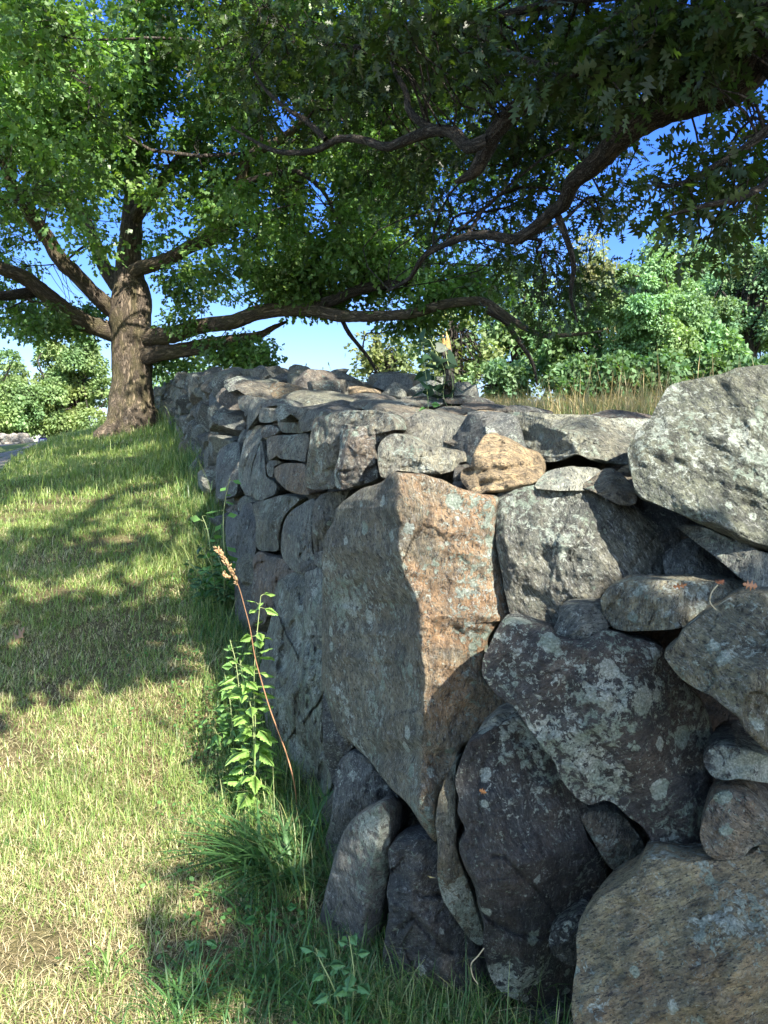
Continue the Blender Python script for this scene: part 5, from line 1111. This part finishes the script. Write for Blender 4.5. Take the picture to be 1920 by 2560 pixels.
rt_ = R(88)
for i_ in range(16):
    px, py = rt_.uniform(430, 860), rt_.uniform(2400, 2590)
    tuft('tangled dark green grass tuft in the shade along the bottom edge', gh(px, py), 42, rt_.uniform(.16, .27), .006, (.055, .13, .04), .05, (.35, .96), 300+i_, group='grass tufts along the bottom edge')
for i_ in range(9):
    px, py = rt_.uniform(600, 720), rt_.uniform(1960, 2330)
    tuft('dark broad grass tuft crowding the wall foot around the arching one', gh(px, py), 34, rt_.uniform(.18, .28), .008, BG, .05, (.4, .96), 330+i_, group='dark grass tufts at the wall foot')
# leafy weeds
def _toothed():
    R_ = [(.10, .10), (.20, .20), (.36, .30), (.29, .36), (.36, .44), (.26, .50), (.30, .58), (.20, .64), (.22, .72), (.12, .78), (.12, .86), (.0, 1.)]
    mid = [(0, .08), (0, .18), (0, .27), (0, .35), (0, .42), (0, .5), (0, .57), (0, .64), (0, .71), (0, .78), (0, .86), (0, 1.)]
    V = [(0, 0, 0)]+[(0, y, 0) for _, y in mid]; nm = len(mid); F = []
    for sg in (1, -1):
        o = len(V); V += [(sg*x, y, -.16*x+.02*math.sin(y*17)) for x, y in R_]
        for i in range(nm-1):
            F += [(1+i, o+i, o+i+1), (1+i, o+i+1, 2+i)]
        F.append((0, o, 1))
    return np.array(V, float), np.array(F)
T_OVAL = _toothed()
STEM, ntS, pS, oS = newmat('stem'); pS.inputs['Base Color'].default_value = (.22, .27, .11, 1); pS.inputs['Roughness'].default_value = .6
REDSTEM, ntS, pS, oS = newmat('red_stem'); pS.inputs['Base Color'].default_value = (.25, .13, .065, 1); pS.inputs['Roughness'].default_value = .55
def weed(name, label, cat_, stems, col, lsize, per, seed, stemr=.003, mat=None, tmpl=T_OVAL, taper=.5, group=None, base=None, petiole=.35, droop=.2):
    """stems: polylines of 3-D points from the ground up; leaves alternate up the stem"""
    r = R(seed); b = np.array(stems[0][0] if base is None else base); T = thing(name, label, cat_, tuple(b), group)
    Vs = []; Ls = []
    for st in stems:
        st = np.array(st); V, F, B = tube(st, np.linspace(stemr, stemr*.4, len(st)), 20, 6, seed, .02); n0 = sum(len(v[0]) for v in Vs)
        Vs.append((V-b, F, B))
        n = per; q = np.linspace(.08, 1, n)+r.uniform(-.02, .02, n); C = crom(st, 60); idx = np.clip((q*59).astype(int), 0, 59); P = C[idx]
        az = np.arange(n)*2.4+r.uniform(-.5, .5, n); D = np.stack([np.cos(az), np.sin(az), r.uniform(-.1, .7, n)-droop], -1)
        S = lsize*(1-taper*q)*r.uniform(.75, 1.25, n); Pp = P+unit(D)*(S*petiole)[:, None]
        V2, F2, B2 = twigs(P, Pp, np.full(n, stemr*.4), np.full(n, stemr*.25), r, 0, 4)
        Vs.append((V2-b, F2, B2))
        Nn = unit(np.array([0, -.25, .8])+r.normal(size=(n, 3))*.4)
        Ls.append(scatter(tmpl, Pp-b, D, Nn, S, np.array(col)*r.uniform(.8, 1.2, (n, 1)), bend=r.uniform(.1, .45, n)))
    V, F, B = cat_meshes(Vs); link('stem', mesh('stem', V, F, mat or STEM, {'buv': B}), T)
    V, F, C = cat_meshes(Ls); link('leaves', mesh('leaves', V, F, WEED, {'lc': C}), T)
    return T
def up_line(px, py, pts, D=None):
    """stem given in photo pixels at constant distance, starting on the lawn"""
    g0 = gh(px, py); D = D or g0[1]; return [g0]+[at(x, y, D+dd) for x, y, dd in pts]
LG = (.19, .33, .08)
weed('leafy_weed', 'pale green weed with ragged leaves standing in sun against the grey slab', 'weed', [up_line(637, 2010, [(637, 1930, 0), (638, 1800, -.02), (635, 1700, -.02), (640, 1610, -.03), (645, 1560, -.03), (652, 1490, -.04)], 3.1), up_line(637, 2010, [(636, 1880, 0), (630, 1780, -.05), (612, 1720, -.08), (600, 1650, -.1)], 3.1)],
     LG, .10, 46, 31, .0035, taper=.45)
weed('leafy_weed', 'bushy low weed behind the red-stalked grass, left of the tall pale one', 'weed', [up_line(585, 1900, [(580, 1800, 0), (570, 1720, 0), (560, 1680, 0)], 3.5), up_line(600, 1880, [(600, 1760, 0), (590, 1660, 0), (575, 1600, .1)], 3.6), up_line(560, 1900, [(545, 1840, 0), (520, 1790, 0)], 3.5)], (.12, .24, .07), .07, 30, 32, .0025)
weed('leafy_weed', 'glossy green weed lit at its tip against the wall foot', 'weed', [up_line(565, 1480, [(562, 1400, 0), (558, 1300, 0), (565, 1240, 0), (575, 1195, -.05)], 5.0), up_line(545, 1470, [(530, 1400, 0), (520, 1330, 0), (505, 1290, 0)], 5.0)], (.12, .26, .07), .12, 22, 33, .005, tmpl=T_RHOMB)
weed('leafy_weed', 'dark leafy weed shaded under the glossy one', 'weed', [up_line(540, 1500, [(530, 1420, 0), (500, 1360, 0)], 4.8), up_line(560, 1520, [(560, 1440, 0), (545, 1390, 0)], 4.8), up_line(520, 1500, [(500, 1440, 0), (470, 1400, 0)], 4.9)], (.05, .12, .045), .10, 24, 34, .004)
weed('leafy_weed', 'mealy-leaved weed with white-speckled leaves at the bottom, in front of the leaning slab', 'weed', [up_line(880, 2540, [(885, 2440, 0), (880, 2390, 0), (872, 2340, 0)], 2.0), up_line(860, 2540, [(830, 2460, 0), (800, 2400, 0), (790, 2370, 0)], 2.0)], (.10, .22, .09), .055, 11, 35, .0025, taper=.3)
weed('leafy_weed', 'small bright sprig of round leaves low by the tall weed', 'weed', [up_line(610, 2020, [(612, 1970, 0), (608, 1930, 0)]), up_line(615, 2025, [(625, 1990, 0), (630, 1960, 0)])], (.22, .38, .08), .045, 9, 36, .0015)
weed('seedling', 'little four-leaved seedling on bare soil at the bottom', 'seedling', [up_line(508, 2400, [(507, 2380, 0), (506, 2350, 0)])], (.14, .28, .10), .05, 6, 37, .0015, taper=.1)
weed('seedling', 'clover-like seedling in the shade under the arching tuft', 'seedling', [up_line(655, 2330, [(656, 2310, 0), (655, 2285, 0)])], (.08, .22, .06), .04, 7, 38, .0012, taper=.1)
weed('seedling', 'second shaded seedling, nearer the leaning slab', 'seedling', [up_line(708, 2310, [(708, 2290, 0), (706, 2265, 0)])], (.07, .2, .06), .04, 7, 39, .0012, taper=.1)
weed('seedling', 'tiny green plant sprouting between stones on top of the wall', 'seedling', [[at(1072, 1056, 3.75), at(1071, 1030, 3.75), at(1070, 995, 3.75)]], (.13, .27, .07), .045, 8, 40, .0018, taper=.2)

# tall seeding grass stalk with its head
T = thing('grass_stalk', 'single tall reddish grass stalk with a straw-coloured seed head, crossing the pale weed', 'grass stalk', tuple(gh(745, 2035)))
b = gh(745, 2035); line = [b]+[at(x, y, 2.95) for x, y in [(736, 1960), (718, 1890), (696, 1830), (674, 1770), (653, 1700), (637, 1640), (625, 1570), (612, 1520), (598, 1470), (580, 1430), (562, 1400), (543, 1374)]]
V, F, B = tube(line, np.linspace(.0030, .0012, len(line)), 80, 8, 1, .0); link('stalk', mesh('stalk', V-b, F, REDSTEM, {'buv': B}), T)
r = R(3); C = crom(line[-4:], 40); hp = []
for k_ in range(95):
    q = C[r.randint(4, 40)]; hp.append(q)
hp += [at(x, y, 2.95) for x, y in [(572, 1448), (567, 1442), (564, 1437), (568, 1445), (580, 1425), (584, 1430)] for _ in range(5)]
hp = np.array(hp)+r.normal(size=(len(hp), 3))*.0028; dr = unit(C[-1]-C[0])+r.normal(size=(len(hp), 3))*.35
V, F, Cc = scatter((np.array([(0, 0, 0), (.25, .5, .1), (0, 1, 0), (-.25, .5, .1), (0, .5, -.2)], float), np.array([(0, 1, 2), (0, 2, 3), (0, 4, 1), (1, 4, 2), (0, 3, 4), (3, 2, 4)])), hp-b, dr, r.normal(size=(len(hp), 3)), np.full(len(hp), .017), np.tile([.62, .42, .24], (len(hp), 1))*r.uniform(.8, 1.2, (len(hp), 1)))
link('seed_head', mesh('seed_head', V, F, WEED, {'lc': Cc}), T)
# thin seeding grasses showing over the wall crest
for i_, (x, y, y2, D) in enumerate([(716, 962, 936, 10.5), (758, 962, 908, 10.5), (778, 965, 928, 10.6), (800, 966, 916, 10.6), (826, 970, 905, 10.7), (838, 975, 932, 10.4), (856, 985, 930, 10.0)]):
    b = at(x, y+60, D); b2 = np.array([b[0], b[1], max(b[2], float(ground(b[0], b[1])))])
    T = thing('seeding_grass', 'thin seeding grass stem standing against the sky over the wall crest', 'grass stalk', tuple(b), 'seeding grasses over the crest of the wall')
    pts = [b, at(x+2, y, D), at(x+4, (y+y2)/2, D), at(x+(8 if i_ % 2 else -6), y2, D)]
    V, F, B = tube(pts, [.004, .003, .0025, .0015], 14, 5, i_, 0); link('stalk', mesh('stalk', V-b, F, STEM, {'buv': B}), T)
    V, F, B = tube([pts[2]*.3+pts[3]*.7, pts[2]*.12+pts[3]*.88, pts[3]], [.004, .010, .003], 8, 6, i_, .0); link('seed_head', mesh('seed_head', V-b, F, STEM, {'buv': B}), T)

# splintered post wrapped by a vine, standing at the back of the wall top
WOOD = bark_material('weathered_wood', (.10, .09, .08), (1.1, 1.1, 1.1), cell=60, depth=.005)
FRESH = bark_material('fresh_wood', (.62, .42, .17), (1.05, 1., .9), cell=60, depth=.003)
PD = 4.75; b = at(1125, 1015, PD); b = b+[0, 0, -.1]
T = thing('wooden_post', 'grey splintered wooden post with a raw yellow broken top, behind the wall top', 'post', tuple(b))
for j_, (dx, r_, tx, ty) in enumerate([(-6, .020, 1110, 862), (6, .018, 1122, 852), (0, .022, 1116, 868)]):
    V, F, B = tube([b+[dx*PD/2000, .01*j_, 0], at(1122+dx, 940, PD)+[0, .01*j_, 0], at(tx, ty, PD)+[0, .01*j_, 0]], [r_, r_*.95, r_*.75], 24, 8, 70+j_, .06); link('stave', mesh('stave', V-b, F, WOOD, {'buv': B}), T)
for j_, (x, y0, y1) in enumerate([(1110, 866, 838), (1119, 864, 830), (1123, 868, 842)]):
    V, F, B = tube([at(x, y0+6, PD), at(x-1, (y0+y1)/2, PD), at(x-3, y1, PD)], [.012, .010, .003], 8, 6, 75+j_, .1); link('splinter', mesh('splinter', V-b, F, FRESH, {'buv': B}), T)
DV = (.018, .04, .02)  # vine green darkened: shade from the overhanging oak put into the leaf colour
T_HEART = (np.array([(0, 0, 0), (.30, -.10, -.02), (.48, .18, -.05), (.42, .5, -.05), (.2, .8, -.03), (0, 1.05, 0), (-.2, .8, -.03), (-.42, .5, -.05), (-.48, .18, -.05), (-.30, -.10, -.02)], float), np.array([(0, i, i+1) for i in range(1, 9)]))
weed('climbing_vine', 'dark broad-leaved vine wound round the splintered post', 'vine', [[at(1128, 1020, PD-.05), at(1132, 960, PD-.06), at(1118, 900, PD-.06), at(1112, 865, PD-.05)], [at(1120, 1020, PD-.05), at(1108, 985, PD-.05), at(1112, 930, PD-.06), at(1090, 880, PD-.06), at(1075, 850, PD-.06)]], DV, .085, 10, 41, .003, tmpl=T_HEART, taper=.2, droop=.5, petiole=.25)
weed('leafy_weed', 'dark tall leafy shoot left of the vine-covered post', 'weed', [[at(1070, 1010, PD+.05), at(1065, 940, PD), at(1056, 880, PD), at(1052, 820, PD)], [at(1095, 1000, PD), at(1085, 930, PD), at(1078, 870, PD), at(1085, 840, PD)]], (.02, .05, .024), .075, 11, 42, .003, tmpl=T_HEART, taper=.25, droop=.4)  # leaf colour darkened likewise, standing in for the shade overhead

# fallen leaves
def fallen(label, P, size, col, seed, nrm=(0, 0, 1), curl=.6, tmpl=T_LOBED):
    r = R(seed); P = np.array(P); tv, tf = tmpl; a = r.uniform(0, 6.28); D = unit(np.array([math.cos(a), math.sin(a), r.uniform(-.2, .3)])); Nn = np.array(nrm)+r.normal(size=3)*.25
    V, F, C = scatter(tmpl, np.zeros((1, 3)), D[None], Nn[None], np.array([size]), np.array([col]))
    V = V+unit(Nn)*(curl*(V**2).sum(1)/size)[:, None]
    o = link('fallen_leaf', mesh('fallen_leaf', V, F, WEED, {'lc': C}), None, tuple(P), label, 'fallen leaf')
    so = o.modifiers.new('thickness', 'SOLIDIFY'); so.thickness = .0008
fallen('large curled red-brown fallen leaf lying on bare soil near the bottom', gh(560, 2430)+[0, 0, .02], .12, (.26, .10, .05), 51, (.3, -.6, .6), .5)
fallen('tan curled dead leaf beside the leaning slab, left one of the pair', gh(695, 2365)+[0, 0, .02], .09, (.30, .23, .15), 52, (.5, -.5, .6), .8)
fallen('tan curled dead leaf beside the leaning slab, right one of the pair', gh(745, 2350)+[0, 0, .02], .09, (.33, .26, .17), 53, (-.4, -.6, .6), .8)
fallen('orange-brown leaf propped between the tuft and the slab', gh(812, 2110)+[0, 0, .03], .09, (.30, .14, .07), 54, (0, -.8, .4), .5)
fallen('brown dead leaf lying in the grass at the left edge', gh(20, 1618)+[0, 0, .02], .16, (.32, .18, .10), 55, (.2, -.4, .8), .6)
fallen('orange dead leaf on top of the flat olive stone, its left end', at(1682, 1466, 1.68), .03, (.42, .17, .07), 56, (0, -.6, .6), .3)
fallen('reddish dead leaf on top of the flat olive stone, farther right', at(1790, 1456, 1.7), .028, (.36, .13, .06), 57, (0, -.5, .7), .3)
fallen('pale brown dead leaf at the right end of the flat olive stone', at(1893, 1466, 1.66), .032, (.45, .22, .12), 58, (0, -.6, .6), .3)
fallen('tiny orange leaf stuck to the dark cracked boulder', at(1198, 1975, 1.72), .018, (.5, .22, .08), 59, (0, -1, 0), .2)
fallen('yellowish dead leaf lodged beside the thin upright sliver', at(1082, 2195, 1.9), .03, (.45, .38, .2), 60, (0, -1, .3), .6)
fallen('brown dead leaf below the wall foot where the pale weed grows', gh(540, 1735)+[0, 0, .02], .08, (.26, .15, .09), 61, (.2, -.4, .8), .6)
# dry grass strands caught in the joints
STRAWM, ntS, pS, oS = newmat('dry_strand'); pS.inputs['Base Color'].default_value = (.26, .22, .14, 1); pS.inputs['Roughness'].default_value = .7
for lab, D, pts in [('curly dry strand hanging below the thin upright sliver', 1.72, [(1210, 2370), (1195, 2390), (1178, 2410), (1182, 2440), (1195, 2460)]),
                    ('dry strand hooked over the flat olive stone', 1.56, [(1795, 1462), (1780, 1480), (1775, 1505), (1790, 1525)]),
                    ]:
    P3 = [at(x, y, D) for x, y in pts]; b = P3[0]; V, F, B = tube(P3, [.001]*len(P3), 24, 5, 3, 0)
    link('dry_strand', mesh('dry_strand', V-b, F, STRAWM, {'buv': B}), None, tuple(b), lab, 'dry grass strand')

# ---- far end of the path: low lit stone wall and the small purple sign
b = at(38, 1116, 34); b[2] = ground(b[0], b[1]); T = thing('stone_wall', 'low pale sunlit stone wall at the far end of the path', 'stone wall', tuple(b)); r = R(9)
k_ = 0
for x in np.arange(-4.6, .75, .27):
    for z in (0, .22):
        if z and x > .35: continue
        V, F = boulder((.62*r.uniform(.8, 1.3), .5, .46*r.uniform(.8, 1.25)), 900+k_, 2); k_ += 1
        Tt, Pm, Of = rock_attrs(len(V), np.array([.42, .39, .35])*r.uniform(.8, 1.1), .3, .05, .4, k_)
        link('stone', mesh('stone', V, F, ROCK, {'tint': Tt, 'prm': Pm, 'off': Of}), T, (x+r.uniform(-.05, .05), r.uniform(-.06, .06), z+.04))
def flatmat(n, c, ro=.5):
    m, nt_, p, o = newmat(n); g = N(nt_); v = g('ShaderNodeTexCoord').outputs['Object']
    nt_.links.new(g.mix(g.noise(v, 12, 3), tuple(x*.85 for x in c), c), p.inputs['Base Color']); p.inputs['Roughness'].default_value = ro; return m
def box(name, c, s, mat, parent):
    V = np.array([(x, y, z) for x in (-.5, .5) for y in (-.5, .5) for z in (-.5, .5)])*np.array(s)+np.array(c)
    F = np.array([(0, 1, 3, 2), (4, 6, 7, 5), (0, 4, 5, 1), (2, 3, 7, 6), (0, 2, 6, 4), (1, 5, 7, 3)])
    return link(name, mesh(name, V, F, mat, smooth=False), parent)
SD = 24; b = at(107, 1119, SD); b[2] = float(ground(b[0], b[1])); zc = at(107, 1104, SD)[2]-b[2]
T = thing('path_sign', 'small purple sign with a white mark beside the path', 'sign', tuple(b))
box('board', (0, 0, zc), (.25, .02, .22), flatmat('purple_paint', (.10, .05, .30)), T)
box('post', (0, .03, zc/2-.1), (.05, .03, zc+.2), WOOD, T)
WH = flatmat('white_paint', (.85, .85, .88))
mk = link('mark', None, T)
bm = [((-.045, -.0125, zc-.01), (.03, .005, .15)), ((.045, -.0125, zc-.01), (.03, .005, .15)), ((0, -.0125, zc+.05), (.06, .005, .03))]
Vs, Fs = [], []
for i_, (c, s) in enumerate(bm):
    V = np.array([(x, y, z) for x in (-.5, .5) for y in (-.5, .5) for z in (-.5, .5)])*np.array(s)+np.array(c); Vs.append(V)
    Fs.append(np.array([(0, 1, 3, 2), (4, 6, 7, 5), (0, 4, 5, 1), (2, 3, 7, 6), (0, 2, 6, 4), (1, 5, 7, 3)])+8*i_)
bpy.data.objects.remove(mk); link('mark', mesh('mark', np.concatenate(Vs), np.concatenate(Fs), WH, smooth=False), T)
